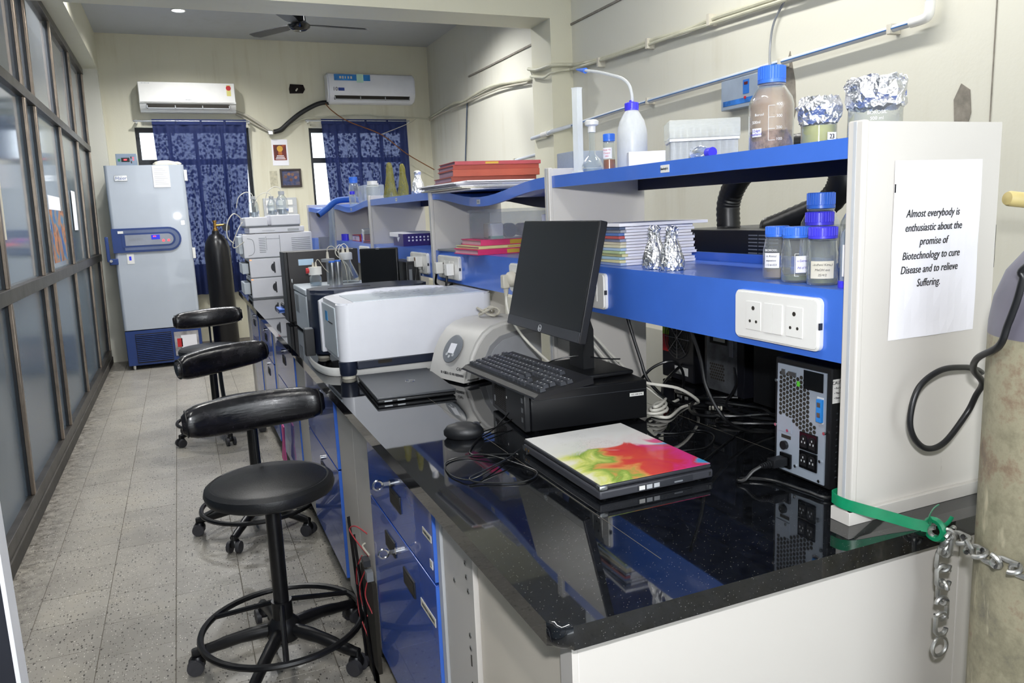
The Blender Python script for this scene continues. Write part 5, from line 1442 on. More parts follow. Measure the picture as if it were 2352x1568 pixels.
bm = new(); lathe(bm, [(.0, -.009), (.011, -.009), (.011, .009), (.0, .009)], 20); obj('cap', bm, 'cap_violet', bu, (.004, -.036, .0115), rot=(0, PI / 2, math.radians(85)), smooth=True)

# ------------------------------------------------------------------ nearest bay, lower shelf
clear_l = mat('clear_extract', '#90939a', .12, var=.1); brown_l = mat('grey_brown_extract', '#8f8078', .15, var=.1); green_l = mat('olive_extract', '#6d7358', .15, var=.1)
gp = 'small screw-cap bottles beside the end panel'
b1_ = media_bottle('front row small bottle with white print above its label and brown extract', 1.102, 1.222, ZL, .0275, .105, 'cap_blue', (brown_l, .2), [('paper', .22, .5, -.35, 1.1, ['m Komal', 'equation', '-12-6-023'], .0058, 'ink')], group=gp, cap_r=.0225)
a_ = VIEW - .35
text('lettering', 'BOROSIL', .0062, 'white_print', b1_, (.0287 * math.cos(a_), .0287 * math.sin(a_), .058), (PI / 2, 0, a_ + PI / 2), depth=.0001)
media_bottle('front row small bottle with violet writing on its label', 1.082, 1.148, ZL, .0275, .105, 'cap_blue', (green_l, .12), [('paper', .18, .48, .45, .9, ['n Extract', 'Pd of PL'], .0062, 'ink_violet')], ['', ''], group=gp, cap_r=.0245)
media_bottle('front row small bottle with a violet cap beside the centrifuge tube', 1.078, 1.078, ZL, .0275, .105, 'cap_violet', (green_l, .1), [('paper2', .12, .42, .0, 1.5, ['-indhesi Kimul', 'MeOH ext', '25/4/2'], .0058, 'ink')], group=gp, cap_r=.0245)
media_bottle('middle row bottle with a violet cap behind the small bottles', 1.165, 1.175, ZL, .031, .130, 'cap_violet', None, group=gp, cap_r=.026)
media_bottle('tall back row bottle with a light blue cap', 1.275, 1.283, ZL, .042, .168, 'cap_blue', None, group=gp, cap_r=.028)
media_bottle('tall back row bottle with a violet cap against the end panel', 1.28, 1.175, ZL, .044, .172, 'cap_violet', None, group=gp, cap_r=.028)
fa = thing('centrifuge_tube', 'upturned conical centrifuge tube standing on its blue cap', 'tube', (1.068, 1.008, ZL))
L('cap', 'cap_violet', fa, [(.0, 0), (.0165, 0), (.0165, .012), (.0, .012)], 24); L('tube', milky('clear_pp', '#b9c6d6', .45, .2), fa, [(.014, .012), (.014, .085), (.012, .095), (.004, .108), (.0, .108)], 24, cap0=False)
face_label(fa, 'paper', .0142, .02, .075, VIEW - .3, .9, [], .005, 'ink', 'write_panel')
for k in range(9): T('graduation_mark', 'cap_blue', fa, [(.0147 * math.cos(VIEW + .45 + q), .0147 * math.sin(VIEW + .45 + q), .018 + k * .0075) for q in (0, .12, .24)], .0006, 5, 2)
def foil_flask(label, x, y, z, r=.03, h=.105):
    t = thing('foil_flask', label, 'flask', (x, y, z), group='flasks wrapped in foil')
    bm = new(); lathe(bm, [(.0, 0), (r * .95, 0), (r, .008), (r * .95, .025), (r * .7, .055), (r * .47, .075), (r * .45, .09), (r * .52, h - .006), (r * .3, h), (.0, h)], 22); bmesh.ops.subdivide_edges(bm, edges=bm.edges[:], cuts=1); bmesh.ops.triangulate(bm, faces=bm.faces[:]); crumple(bm, .002)
    for v in bm.verts: v.co.z = max(v.co.z, 0)
    obj('foil_wrap', bm, 'foil', t); return t
foil_flask('foil wrapped conical flask touching the journal stack', 1.085, 1.635, ZL)
foil_flask('foil wrapped conical flask in front of the black instrument', 1.088, 1.565, ZL)
# stack of journals
z = ZL
cols = ['#b4c4dc', '#ddd6a0', '#a3c0d0', '#ddd6a0', '#b8c99a', '#a8c0dc', '#ded9bc', '#d2cab4', '#8f98b4', '#b85a5a', '#5a78b4', '#a8acb4', '#5a6884']
for i, c in enumerate(cols):
    h_ = .0076
    t = thing('journal', ('lowest of the stacked journals on the blue shelf' if i == 0 else 'topmost of the stacked journals, its cover lifted' if i == 12 else '%s journal from the bottom of the stack, with %s spine' % (('first', 'second', 'third', 'fourth', 'fifth', 'sixth', 'seventh', 'eighth', 'ninth', 'tenth', 'eleventh', 'twelfth', 'last')[i], ('pale blue', 'yellow', 'teal', 'yellow', 'green', 'sky blue', 'cream', 'tan', 'slate', 'red', 'royal blue', 'grey', 'navy')[i])), 'journal', (1.065 + rnd.uniform(-.004, .004), 1.765 + rnd.uniform(-.004, .004), z), math.radians(rnd.uniform(-2, 2)), group='journals stacked on the lower shelf')
    B('pages', 'paper', t, .012, .235, 0.0006, .165, .0006, h_ - .0006); B('cover', mat('journal_cover_%d' % i, c, .5), t, 0, .018, -.0004, .166, .0004, h_ - .0002, bev=.0006)
    B('cover_sheet', mat('journal_sheet_%d' % i, '#d9d6dc', .6), t, .03, .237, -.0004, .166, h_ - .0005, h_ - .0001)
    z += h_ + .0003
lz = tag(obj('loose_papers', box(new(), 0, .27, -.01, .17, .001, .009, bev=.0008), 'paper', None, (1.055, 1.76, z), rot=(math.radians(0), math.radians(0), math.radians(-3))), 'white loose papers lying on top of the journal stack', 'papers')

# ------------------------------------------------------------------ far side of the bench behind the rack
ib = thing('black_instrument', 'long black vented instrument with two thick hoses behind the rack', 'instrument', (1.42, 1.24, 1.278))
M['inst_black'] = mat('navy_black_enamel', '#14151c', .35, var=.05)
B('casing', 'inst_black', ib, 0, .36, 0, .80, 0, .104, bev=.003); B('seam', 'hole', ib, -.0006, .001, .695, .698, .004, .1)
Cy('screw', 'chrome', ib, (-.002, .685, .09), (.001, .685, .09), .004, seg=10)
for i in range(8):
    for j in range(3): B('vent_slot', 'mid_grey', ib, -.0008, .001, .33 + j * .04, .365 + j * .04, .022 + i * .0095, .025 + i * .0095)
B('red_connector', 'red', ib, -.035, 0, .715, .74, .055, .065, bev=.003); B('black_connector', 'black_pl', ib, -.04, 0, .72, .745, .03, .042, bev=.003)
M['hose'] = mat('corrugated_black_hose', '#131417', .4, var=.1)
def hose(pts, r):
    P_ = smooth_pts(pts, 12); bm = new(); rr = []
    tube(bm, P_, [r if i % 2 else r * .94 for i in range(len(P_))], 16, 0)
    return obj('exhaust_hose', bm, 'hose', ib, (-1.42, -1.24, -1.278), smooth=True)
hose([(1.55, 1.93, 1.378), (1.55, 1.93, 1.46), (1.55, 1.88, 1.53), (1.56, 1.80, 1.58), (1.58, 1.70, 1.60), (1.6, 1.6, 1.59), (1.6, 1.54, 1.52), (1.6, 1.58, 1.45), (1.58, 1.70, 1.40), (1.57, 1.78, 1.375)], .036)
tA = thing('rear_tower', 'dark tower computer with a round fan grille under the rack', 'computer', (1.42, 1.93, ZW))
B('chassis', 'inst_black', tA, 0, .36, 0, .17, .006, .3768 - .0006, bev=.003); B('foot', 'black_pl', tA, .02, .34, .02, .15, 0, .0065)
gr = thing('', None, None) if False else None
bm = new()
for q in range(6): torus(bm, (-.003, .085, .14), .012 + q * .0105, .0011, 28, 5, 'x')
fg = obj('fan_grille', bm, mat('dull_chrome', '#6c6a66', .4, .8), tA, smooth=True); tag(fg, kind='stuff')
for q in range(4): T('grille_bar', 'steel', fg, [(-.003, .085 + .066 * math.cos(q * PI / 4), .14 + .066 * math.sin(q * PI / 4)), (-.003, .085 - .066 * math.cos(q * PI / 4), .14 - .066 * math.sin(q * PI / 4))], .0011, 5, 0)
B('data_label', 'white_pl', tA, -.001, .0005, .03, .10, .025, .05); B('red_tag', 'red', tA, -.0012, .0005, .135, .165, .09, .16); B('green_tag', 'bright_green' if 'bright_green' in M else mat('lime_tag', '#9fc23a', .6), tA, -.0018, -.001, .13, .165, .145, .175)
tB = thing('rear_tower', 'grey-backed tower computer among the cables under the rack', 'computer', (1.42, 1.70, ZW))
B('chassis', 'inst_black', tB, 0.002, .36, 0, .18, .006, .3762, bev=.003); bkp = B('back_plate', mat('galvanised_steel', '#6f7277', .5, .6, var=.2, vscale=20), tB, -.001, .0025, .03, .165, .01, .32); B('foot', 'black_pl', tB, .02, .34, .02, .15, 0, .0065)
B('port_cluster', 'hole', bkp, -.002, -.0008, .07, .15, .15, .175); B('port_cluster', 'mid_grey', bkp, -.003, -.0008, .045, .06, .12, .19); B('video_port', 'beige_pl', bkp, -.005, -.001, .08, .13, .158, .168)
bm = new()
for i in range(7):
    for j in range(6): cyl(bm, (-.002, .085 + i * .0095 + (.0045 if j % 2 else 0), .045 + j * .0085), (-.0008, .085 + i * .0095 + (.0045 if j % 2 else 0), .045 + j * .0085), .0036, seg=6)
tag(obj('vent_holes', bm, 'hole', bkp), kind='stuff')
tC = thing('rear_tower', 'plain black tower computer in the dark under the socket box', 'computer', (1.42, 1.26, ZW))
B('chassis', 'black_pl', tC, 0, .36, 0, .40, .006, .3762, bev=.003); B('foot', 'black_pl', tC, .02, .34, .02, .38, 0, .0065)

# ------------------------------------------------------------------ second bay
def ledger(label, x, y, z, rz, w_, d_, h_, cover, page='#b9a9b5', band=True, grp=None):
    t = thing('ledger', label, 'book', (x, y, z), math.radians(rz), group=grp)
    B('pages', mat('ledger_pages', page, .8), t, .004, w_ - .006, .003, d_ - .004, .002, h_ - .002); cm_ = mat('ledger_cover', cover, .45, var=.08)
    B('top_board', cm_, t, 0, w_, 0, d_, h_ - .0025, h_); B('bottom_board', cm_, t, 0, w_, 0, d_, 0, .0025); B('spine', cm_, t, 0.002, w_, -.0006, .0035, .0015, h_ - .0015)
    if band: B('spine_band', mat('ledger_band', '#c9a53a', .5), t, w_ * .35, w_ * .5, -.0014, -.0004, .003, h_ - .003)
    return t
z = zu(1, 2.95) + .036
pp = thing('paper_pile', 'loose printed papers and plastic folders under the red ledgers', 'papers', (1.0, 2.62, zu(1, 2.85) - .002), math.radians(2))
for k in range(6):
    B('sheet_bundle', ('paper', 'paper2', 'paper', mat('grey_card2', '#a9a9b5', .6), 'paper', 'paper')[k], pp, -.03 + rnd.uniform(-.02, .03), .30 + rnd.uniform(-.03, .03), .12 + rnd.uniform(-.05, .02), .50 + rnd.uniform(-.03, .05), .022 + k * .006, .0265 + k * .006, bev=.0006)
B('clear_wallet', milky('wallet_film', '#c3c6d4', .4, .08), pp, .02, .33, -.16, .2, .030, .037, bev=.002); B('clear_wallet', milky('wallet_film2', '#c9c6d4', .4, .08), pp, .05, .34, -.05, .3, .024, .029, bev=.002)
z = zu(1, 2.85) + .058
for i, (h_, c, lab) in enumerate(((.020, '#93402f', 'lowest red ledger of the pile on the sagging shelf'), (.026, '#a84a34', 'thick orange-red ledger in the middle of the pile'), (.018, '#ad4634', 'second ledger from the top of the red pile'), (.014, '#b04850', 'thin top ledger with yellow edges on the red pile'))):
    ledger(lab, 1.005 + i * .006, 2.93 + rnd.uniform(-.01, .01), z, -3 + rnd.uniform(-1.5, 1.5), .365, .24, h_, c, '#9a7f92', i == 3, 'red ledgers on the sagging shelf')
    z += h_ + .0006
z = ZL
for i, (h_, c, lab) in enumerate(((.020, '#e0356e', 'lowest pink office file under the clear tub'), (.010, '#d9dca0', 'pale green file between the two pink files'), (.022, '#e0407a', 'upper pink office file with black corners under the clear tub'))):
    ledger(lab, (1.0, 1.015, 1.035)[i], 2.66 + i * .03, z, (2, 1, -2)[i], .34, .24, h_, c, '#c9a0b0', True, 'office files under the clear tub')
    z += h_ + .0006
tu = thing('clear_tub', 'clear plastic lidded tub of odds and ends on the pink files', 'tub', (1.07, 2.70, z), math.radians(-2))
M['tub_clear'] = milky('clear_tub_wall', '#d4d8de', .27, .1)
for a in ((0, .33, 0, .004), (0, .33, .236, .24)): B('tub_wall', 'tub_clear', tu, a[0], a[1], a[2], a[3], 0, .1)
B('tub_wall', 'tub_clear', tu, 0, .004, .004, .236, 0, .1); B('tub_wall', 'tub_clear', tu, .326, .33, .004, .236, 0, .1); B('tub_floor', 'tub_clear', tu, .004, .326, .004, .236, 0, .003); B('lid', 'tub_clear', tu, -.006, .336, -.006, .246, .1, .112, bev=.003)
lb = B('paper_label', 'paper', tu, .21, .27, -.0015, -.0003, .03, .085); text('lettering', 'Eutech', .018, mat('brown_marker', '#7a5a2a', .6), tu, (.215, -.003, .045), FY)
def inside(name, label, cat, m, x, y, zz, *bx, bev=.003):
    t = tag(obj(name, box(new(), *bx, bev=bev), m, None, (x, y, zz), smooth=True), label, cat); return t
ZQ = z + .0036
inside('carton', 'small cream carton inside the clear tub', 'carton', 'paper2', 1.10, 2.80, ZQ, 0, .06, 0, .05, 0, .055)
ic = thing('carton', 'white carton with green base inside the clear tub', 'carton', (1.085, 2.72, ZQ)); B('box', 'paper', ic, 0, .045, 0, .04, .008, .055, bev=.001); B('green_edge', mat('teal_print', '#3aa08a', .5), ic, 0, .045, 0, .04, 0, .0078)
rl = thing('black_reel', 'dark blue plastic reel inside the clear tub', 'reel', (1.165, 2.73, ZQ))
bm = new(); cyl(bm, (0, 0, .027), (0, .006, .027), .027, seg=24); cyl(bm, (0, .006, .027), (0, .03, .027), .012, seg=16); cyl(bm, (0, .03, .027), (0, .036, .027), .027, seg=24); obj('spool', bm, mat('slate_plastic', '#3a4452', .45), rl, smooth=True)
inside('tool_roll', 'brownish tool roll inside the clear tub', 'tool roll', mat('dusty_pink_cloth', '#9a8684', .8, var=.2, vscale=30), 1.25, 2.76, ZQ, 0, .12, 0, .13, 0, .05, bev=.012)
inside('grey_box', 'pale grey plastic box peeping over the divider top', 'box', milky('grey_translucent', '#b4bcc6', .8), 1.16, 2.19, zu(1, 2.25) + .001, 0, .11, 0, .12, 0, .085)
tag(obj('flat_notebook', box(new(), 0, .17, 0, .22, 0, .008, bev=.001), 'mid_grey', None, (1.03, 2.99, ZL), rot=(0, 0, math.radians(2))), 'flat grey notebook beside the pink files', 'notebook')

# ------------------------------------------------------------------ farther bays
foil_flask('foil wrapped flask on the third bay beside the red ledgers', 1.08, 3.64, zu(2, 3.64), .034, .11)
M['pink'] = mat('coral_plastic', '#e2485f', .4)
pr_ = thing('pink_rack', 'coral pink perforated rack behind the red ledgers', 'rack', (1.16, 3.34, zu(2, 3.4)))
B('side', 'pink', pr_, 0, .12, 0, .004, 0, .075); B('side', 'pink', pr_, 0, .004, .004, .09, 0, .075); B('base_plate', 'pink', pr_, .004, .12, .004, .09, 0, .004)
for k in range(3):
    for j in range(2): Cy('hole', 'paper', pr_, (.02 + k * .035, -.001, .02 + j * .03), (.02 + k * .035, .0005, .02 + j * .03), .008, seg=12)
M['amber_film'] = milky('yellow_film', '#9a9340', .6, .12)
def wrapped(label, x, y, z, r, h):
    t = thing('wrapped_flask', label, 'flask', (x, y, z), group='flasks wrapped in yellow film')
    bm = new(); lathe(bm, [(.0, 0), (r, 0), (r * 1.02, .01), (r * .85, h * .3), (r * .55, h * .65), (r * .45, h * .85), (r * .34, h * .97), (r * .16, h)], 14, sx=1.0, sy=.75, wob=.16); obj('film', bm, 'amber_film', t, smooth=True)
    L('flask', 'glass_bold', t, [(.0, .003), (r * .75, .003), (r * .5, h * .4), (r * .2, h * .6), (r * .2, h * .75)], 16); return t
wrapped('flask wrapped in yellow film, taller, beside the white jars', 1.09, 4.20, zu(2, 4.2), .036, .19)
wrapped('flask wrapped in yellow film, slimmer, beside the foil flask', 1.09, 3.94, zu(2, 3.94), .03, .165)
def jar(label, x, y, z, r, h):
    t = thing('plastic_jar', label, 'jar', (x, y, z), group='translucent jars on the fourth bay'); L('body', milky('jar_plastic', '#c9cfcf', .75), t, [(.0, 0), (r, 0), (r, h * .7), (r * .7, h * .8)], 20); L('lid', 'white_pl', t, [(.0, h * .8), (r * .8, h * .8), (r * .8, h), (.0, h)], 20); return t
jar('translucent jar with white lid, nearer one', 1.085, 4.60, zu(3, 4.6), .038, .115); jar('translucent jar with white lid, farther one', 1.12, 4.72, zu(3, 4.72), .038, .115)
tag(obj('clear_box', box(new(), 0, .13, 0, .16, 0, .13, bev=.004), milky('box_clear', '#c4ccd0', .45, .2), None, (1.09, 4.86, zu(3, 4.95) - .001), smooth=True), 'clear plastic box beside the blue-capped bottles', 'box')
media_bottle('tall glass bottle with blue cap on the fourth bay', 1.10, 5.20, zu(3, 5.2), .034, .19, 'cap_blue', None, cap_r=.026); media_bottle('short glass bottle with violet cap before the tall bottle', 1.07, 5.12, zu(3, 5.12), .022, .10, 'cap_violet', None, cap_r=.016)
M['purple'] = mat('purple_plastic', '#2c1a6e', .35)
pb = thing('purple_basket', 'purple perforated basket on the third bay lower shelf', 'basket', (1.05, 3.86, ZL), math.radians(-3))
B('front_wall', 'purple', pb, 0, .24, 0, .004, 0, .062); B('back_wall', 'purple', pb, 0, .24, .236, .24, 0, .062); B('left_wall', 'purple', pb, 0, .004, .004, .236, 0, .062); B('right_wall', 'purple', pb, .236, .24, .004, .236, 0, .062); B('floor_plate', 'purple', pb, .004, .236, .004, .236, 0, .004)
for k in range(10):
    for j in range(2): Cy('hole', 'paper', pb, (.03 + k * .02, -.0008, .028 + j * .016), (.03 + k * .02, .0004, .028 + j * .016), .005, seg=8)
bm = new(); prism(bm, [(.08, .045), (.12, .02), (.16, .045)], 'x', -.0008, .0004); obj('triangle_cutout', bm, 'paper', pb)
tag(obj('loose_papers', box(new(), 0, .2, 0, .2, 0, .022, bev=.002), 'paper', None, (1.075, 3.88, ZL + .0612 - .02), rot=(math.radians(2), 0, .2)), 'crumpled papers piled in the purple basket', 'papers')
ledger('dark red file lying on the fourth bay lower shelf', 1.05, 4.52, ZL, 4, .26, .22, .014, '#8a2a2a', grp='red files on the fourth bay'); ledger('red file near the glass box on the fourth bay lower shelf', 1.08, 5.05, ZL, -3, .24, .3, .04, '#b03030', grp='red files on the fourth bay')
tag(obj('glass_box', box(new(), 0, .09, 0, .09, 0, .085, bev=.004), 'glass_bold', None, (1.06, 4.80, ZL), smooth=True), 'square glass jar beside the red files', 'jar')
for i, y in enumerate((5.42, 5.50)): tag(obj('blue_screw_cap', lathe(new(), [(.0, 0), (.018, 0), (.018, .045), (.0, .045)], 20), 'cap_violet', None, (1.07, y, ZL), smooth=True), ('blue screw cap on the lower shelf, nearer one', 'blue screw cap on the lower shelf, farther one')[i], 'cap')
# ------------------------------------------------------------------ end panel notice, strap, chain, near gas cylinder
sg_ = thing('printed_notice', 'white sheet with a biotechnology quotation on the rack end panel', 'notice', (1.197, PY[0] - .0135, 1.365))
bm = new(); n = 12; g = []
for j in range(n + 1):
    g.append([bm.verts.new((-.105 + .21 * i / n, -.0006 - .0012 * abs(math.sin(i * .8 + j * .5)) - (.002 if j == 0 and 3 < i < 9 else 0), -.15 + .3 * j / n)) for i in range(n + 1)])
for a, b in zip(g, g[1:]):
    for i in range(n): bm.faces.new((a[i], a[i + 1], b[i + 1], b[i]))
obj('sheet', bm, 'paper', sg_)
for k, s_ in enumerate(('Almost everybody is', 'enthusiastic about the', 'promise of', 'Biotechnology to cure', 'Disease and to relieve', 'Suffering.')):
    text('lettering', s_, .0188, 'ink', sg_, (-.012 + (0, .003, .004, 0, -.003, -.004)[k], -.0024, .062 - k * .0236), FY, shear=.22, xs=.82)
B('tape_mark', 'ink', sg_, -.1045, -.1025, -.0028, -.0018, .098, .112)

M['cyl_khaki'] = None
def rusty():
    k = NT('worn_khaki_cylinder_paint'); co = k.n('TexCoord')
    n1 = k.n('TexNoise', Scale=11.0, Detail=8.0, Roughness=.72); k.l(co, 'Object', n1, 'Vector')
    r = k.ramp([(.3, '#6d6a5e'), (.42, '#8a856f'), (.53, '#a09a82'), (.62, '#8c7a66'), (.74, '#5d5b55')]); k.l(n1, 'Fac', r, 'Fac')
    mp = k.n('Mapping'); mp.inputs['Scale'].default_value = (1, 1, .25); k.l(co, 'Object', mp, 'Vector')
    n2 = k.n('TexNoise', Scale=45.0, Detail=6.0); k.l(mp, 0, n2, 'Vector'); r2 = k.ramp([(.62, (0, 0, 0)), (.72, (1, 1, 1))]); k.l(n2, 'Fac', r2, 'Fac')
    mx = k.mix(r2.outputs[0], r.outputs[0], '#c2baa0'); k.l(mx, 0, k.b, 'Base Color'); k.b.inputs['Roughness'].default_value = .55
    bp = k.n('Bump', Strength=.25, Distance=.004); k.l(n1, 'Fac', bp, 'Height'); k.l(bp, 'Normal', k.b, 'Normal')
    return k.m
M['cyl_khaki'] = rusty()
CX, CYY = 1.207, .706
g2 = thing('gas_cylinder', 'worn khaki gas cylinder with a grey shoulder chained to the bench end', 'gas cylinder', (CX, CYY, 0))
L('body', 'cyl_khaki', g2, [(.0, 0), (.11, 0), (.115, .012), (.115, 1.255)], 48, cap1=False)
L('shoulder', mat('grey_violet_paint', '#6d6a76', .4, var=.12), g2, [(.1152, 1.245), (.1148, 1.265), (.11, 1.30), (.096, 1.34), (.07, 1.375), (.04, 1.395), (.036, 1.42), (.0, 1.42)], 48, cap0=False)
v2 = L('valve', 'brass', g2, [(.0, 1.42), (.022, 1.42), (.022, 1.5), (.0, 1.5)], 14); Cy('outlet', 'brass', v2, (0, 0, 1.46), (.07, -.03, 1.46), .012)
hs2 = thing('rubber_hose', 'black rubber hose looping in front of the white end panel', 'hose', (0, 0, 0))
T('hose', mat('black_rubber', '#18191c', .4, var=.1), hs2, [(1.20, .575, 1.46), (1.15, .578, 1.45), (1.10, .62, 1.42), (1.083, .707, 1.355), (1.083, .712, 1.336), (1.084, .719, 1.305), (1.086, .731, 1.269), (1.09, .745, 1.235), (1.12, .798, 1.205), (1.175, .843, 1.172), (1.225, .862, 1.14), (1.243, .885, 1.11), (1.238, .897, 1.075), (1.192, .9, 1.031), (1.149, .9, 1.026), (1.116, .9, 1.05), (1.104, .9, 1.087), (1.121, .9, 1.137), (1.171, .9, 1.161), (1.236, .905, 1.158), (1.30, .925, 1.142), (1.365, .96, 1.12)], .0052, 10, 8)
stp = thing('green_strap', 'green plastic strap tied around the white end panel foot', 'strap', (0, 0, 0))
def ribbon(name, pts, hgt, m, parent, th=.0012):
    P_ = smooth_pts(pts, 8); bm = new(); prev = None
    for i, p in enumerate(P_):
        t_ = (P_[min(i + 1, len(P_) - 1)] - P_[max(i - 1, 0)]); t_.z = 0
        nn = Vector((-t_.y, t_.x, 0)).normalized() * th / 2
        ring = [bm.verts.new(p + nn + Vector((0, 0, -hgt / 2))), bm.verts.new(p - nn + Vector((0, 0, -hgt / 2))), bm.verts.new(p - nn + Vector((0, 0, hgt / 2))), bm.verts.new(p + nn + Vector((0, 0, hgt / 2)))]
        if prev:
            for q in range(4): bm.faces.new((prev[q], prev[(q + 1) % 4], ring[(q + 1) % 4], ring[q]))
        else: bm.faces.new(ring[::-1])
        prev = ring
    bm.faces.new(prev)
    return obj(name, bm, m, parent, smooth=True)
ribbon('band', [(1.37, .998, .945), (1.25, .985, .945), (1.1, .978, .944), (1.02, .977, .942), (1.0075, .965, .94), (1.0075, .945, .938), (1.02, .926, .934), (1.06, .897, .921), (1.09, .872, .911), (1.112, .858, .906)], .02, 'green_tape', stp)
ribbon('band_return', [(1.37, .998, .925), (1.38, .95, .92), (1.37, .89, .91), (1.3, .862, .905)], .018, 'green_tape', stp)
bm = new(); torus(bm, (1.117, .853, .903), .016, .006, 20, 6, 'x'); obj('knot', bm, 'green_tape', stp, smooth=True)
T('loose_end', 'green_tape', stp, [(1.11, .855, .915), (1.098, .85, .93), (1.10, .845, .945), (1.108, .842, .952)], .006, 6, 5, flat=.2); T('loose_end', 'green_tape', stp, [(1.12, .85, .905), (1.135, .845, .912), (1.143, .842, .924)], .004, 6, 5, flat=.2)
M['zinc'] = mat('galvanised_chain', '#b9b9b6', .35, .85, var=.2, vscale=30)
ch = thing('steel_chain', 'galvanised chain hanging from the green strap and round the cylinder', 'chain', (0, 0, 0))
bm = new()
pts = []
Ls, Ws = .017, .0105
for k in range(25):
    a = 2 * PI * k / 24
    pts.append((math.cos(a) * Ws + 0, 0, math.sin(a) * Ws + (Ls * .55 if math.sin(a) >= 0 else -Ls * .55)))
tube(bm, pts, .004, 8, 0, cap=False)
link0 = obj('link', bm, 'zinc', ch, (0, 0, 0), smooth=True)
first = [True]
def link(p, d, twist):
    d = Vector(d).normalized()
    q = d.to_track_quat('Z', 'X')
    e = (q.to_matrix() @ Matrix.Rotation(twist, 3, 'Z')).to_euler()
    if first[0]:
        first[0] = False; link0.location = p; link0.rotation_euler = e; return
    share(link0, p, ch, e)
def chain(path, twist0=0):
    P_ = smooth_pts(path, 30); acc = 0; k = 0; step = .029
    link(P_[0], P_[1] - P_[0], twist0)
    for a, b in zip(P_, P_[1:]):
        acc += (b - a).length
        if acc >= step:
            acc -= step; k += 1
            link(b, b - a, twist0 + (PI / 2 if k % 2 else 0))
chain([(1.118, .84, .900), (1.122, .825, .902), (1.115, .80, .904), (1.098, .774, .905), (1.086, .747, .908), (1.080, .715, .91), (1.081, .682, .91), (1.09, .655, .909), (1.12, .60, .91), (1.18, .58, .915), (1.24, .583, .915), (1.3, .62, .92)], .4)
chain([(1.122, .835, .882), (1.122, .838, .85), (1.124, .838, .80), (1.124, .838, .75), (1.124, .838, .722)], .2)
bm = new(); torus(bm, (1.124, .838, .695), .017, .0033, 28, 8, 'y'); obj('end_ring', bm, 'zinc', ch, smooth=True)
for a, b in (((1.13, .838, .893), (1, .3, .6)), ((1.116, .83, .888), (.4, -.2, 1))): link(a, b, .6)

# beige pipe stub standing in the gap by the wall side
rs = thing('wall_pipe_stub', 'cream capped pipe end at the picture edge above the cylinder', 'pipe', (1.9, 1.26, 1.44))
bm = new(); lathe(bm, [(.0, 0), (.016, .003), (.019, .01), (.019, .5)], 20); obj('pipe', bm, mat('cream_pvc', '#e3cf8e', .35), rs, (0, .045, 0), smooth=True, rot=(0, math.radians(97), math.radians(-12)))
B('bracket', 'plaster_grey', rs, .4, .5, -.06, .0, -1.44, .0)

# near door leaf at the lower left picture corner
dr = thing('door_1', 'dark door leaf with a bright edge at the lower left picture corner', 'door', (-.27, 1.2, 0), kind='structure')
B('leaf', mat('dark_door', '#23252e', .35), dr, -.75, -.006, 0, .04, .01, 2.05); B('edge_strip', 'white_cool', dr, -.0055, 0, -.002, .042, .01, 2.05)

# ------------------------------------------------------------------ loose cables
def wire(name, label, m, pts, r, grp=None, n=6, seg=7):
    bm = new(); tube(bm, pts, r, seg, n); o = obj(name, bm, m, None, smooth=True); return tag(o, label, 'cable', grp)
zc = ZW + .0045
wire('white_cable', 'white monitor cable running down behind the desktop computer', 'cable_white', [(1.02, 2.0, 1.12), (1.08, 1.97, 1.07), (1.10, 1.85, 1.0), (1.11, 1.73, .99), (1.17, 1.66, .98), (1.25, 1.68, .93), (1.27, 1.74, zc), (1.22, 1.72, zc), (1.14, 1.66, zc), (1.115, 1.70, zc)], .0042)
wire('white_cable', 'coiled white cable on the worktop beside the desktop computer', 'cable_white', [(1.13 + .032 * math.cos(t) + .004 * t / 6, 1.70 + .026 * math.sin(t * 1.07), zc + .004 + .0016 * t) for t in [k * .45 for k in range(44)]], .0042, n=3)
wire('grey_cable', 'grey cable knot lying on the thermal cycler', 'cable_grey', [(.98 + .03 * math.sin(1.9 * t), 2.53 + .035 * math.sin(2.6 * t + .6), ZW + .200 + .012 * (1 + math.sin(3.1 * t))) for t in [k * .22 for k in range(40)]], .0042, n=3)
wire('white_cable', 'white cable hanging from the fascia behind the monitor stand', 'cable_white', [(1.06, 2.06, 1.17), (1.10, 1.99, 1.09), (1.13, 1.9, 1.02), (1.16, 1.8, .96), (1.2, 1.75, .92), (1.27, 1.8, zc)], .004)
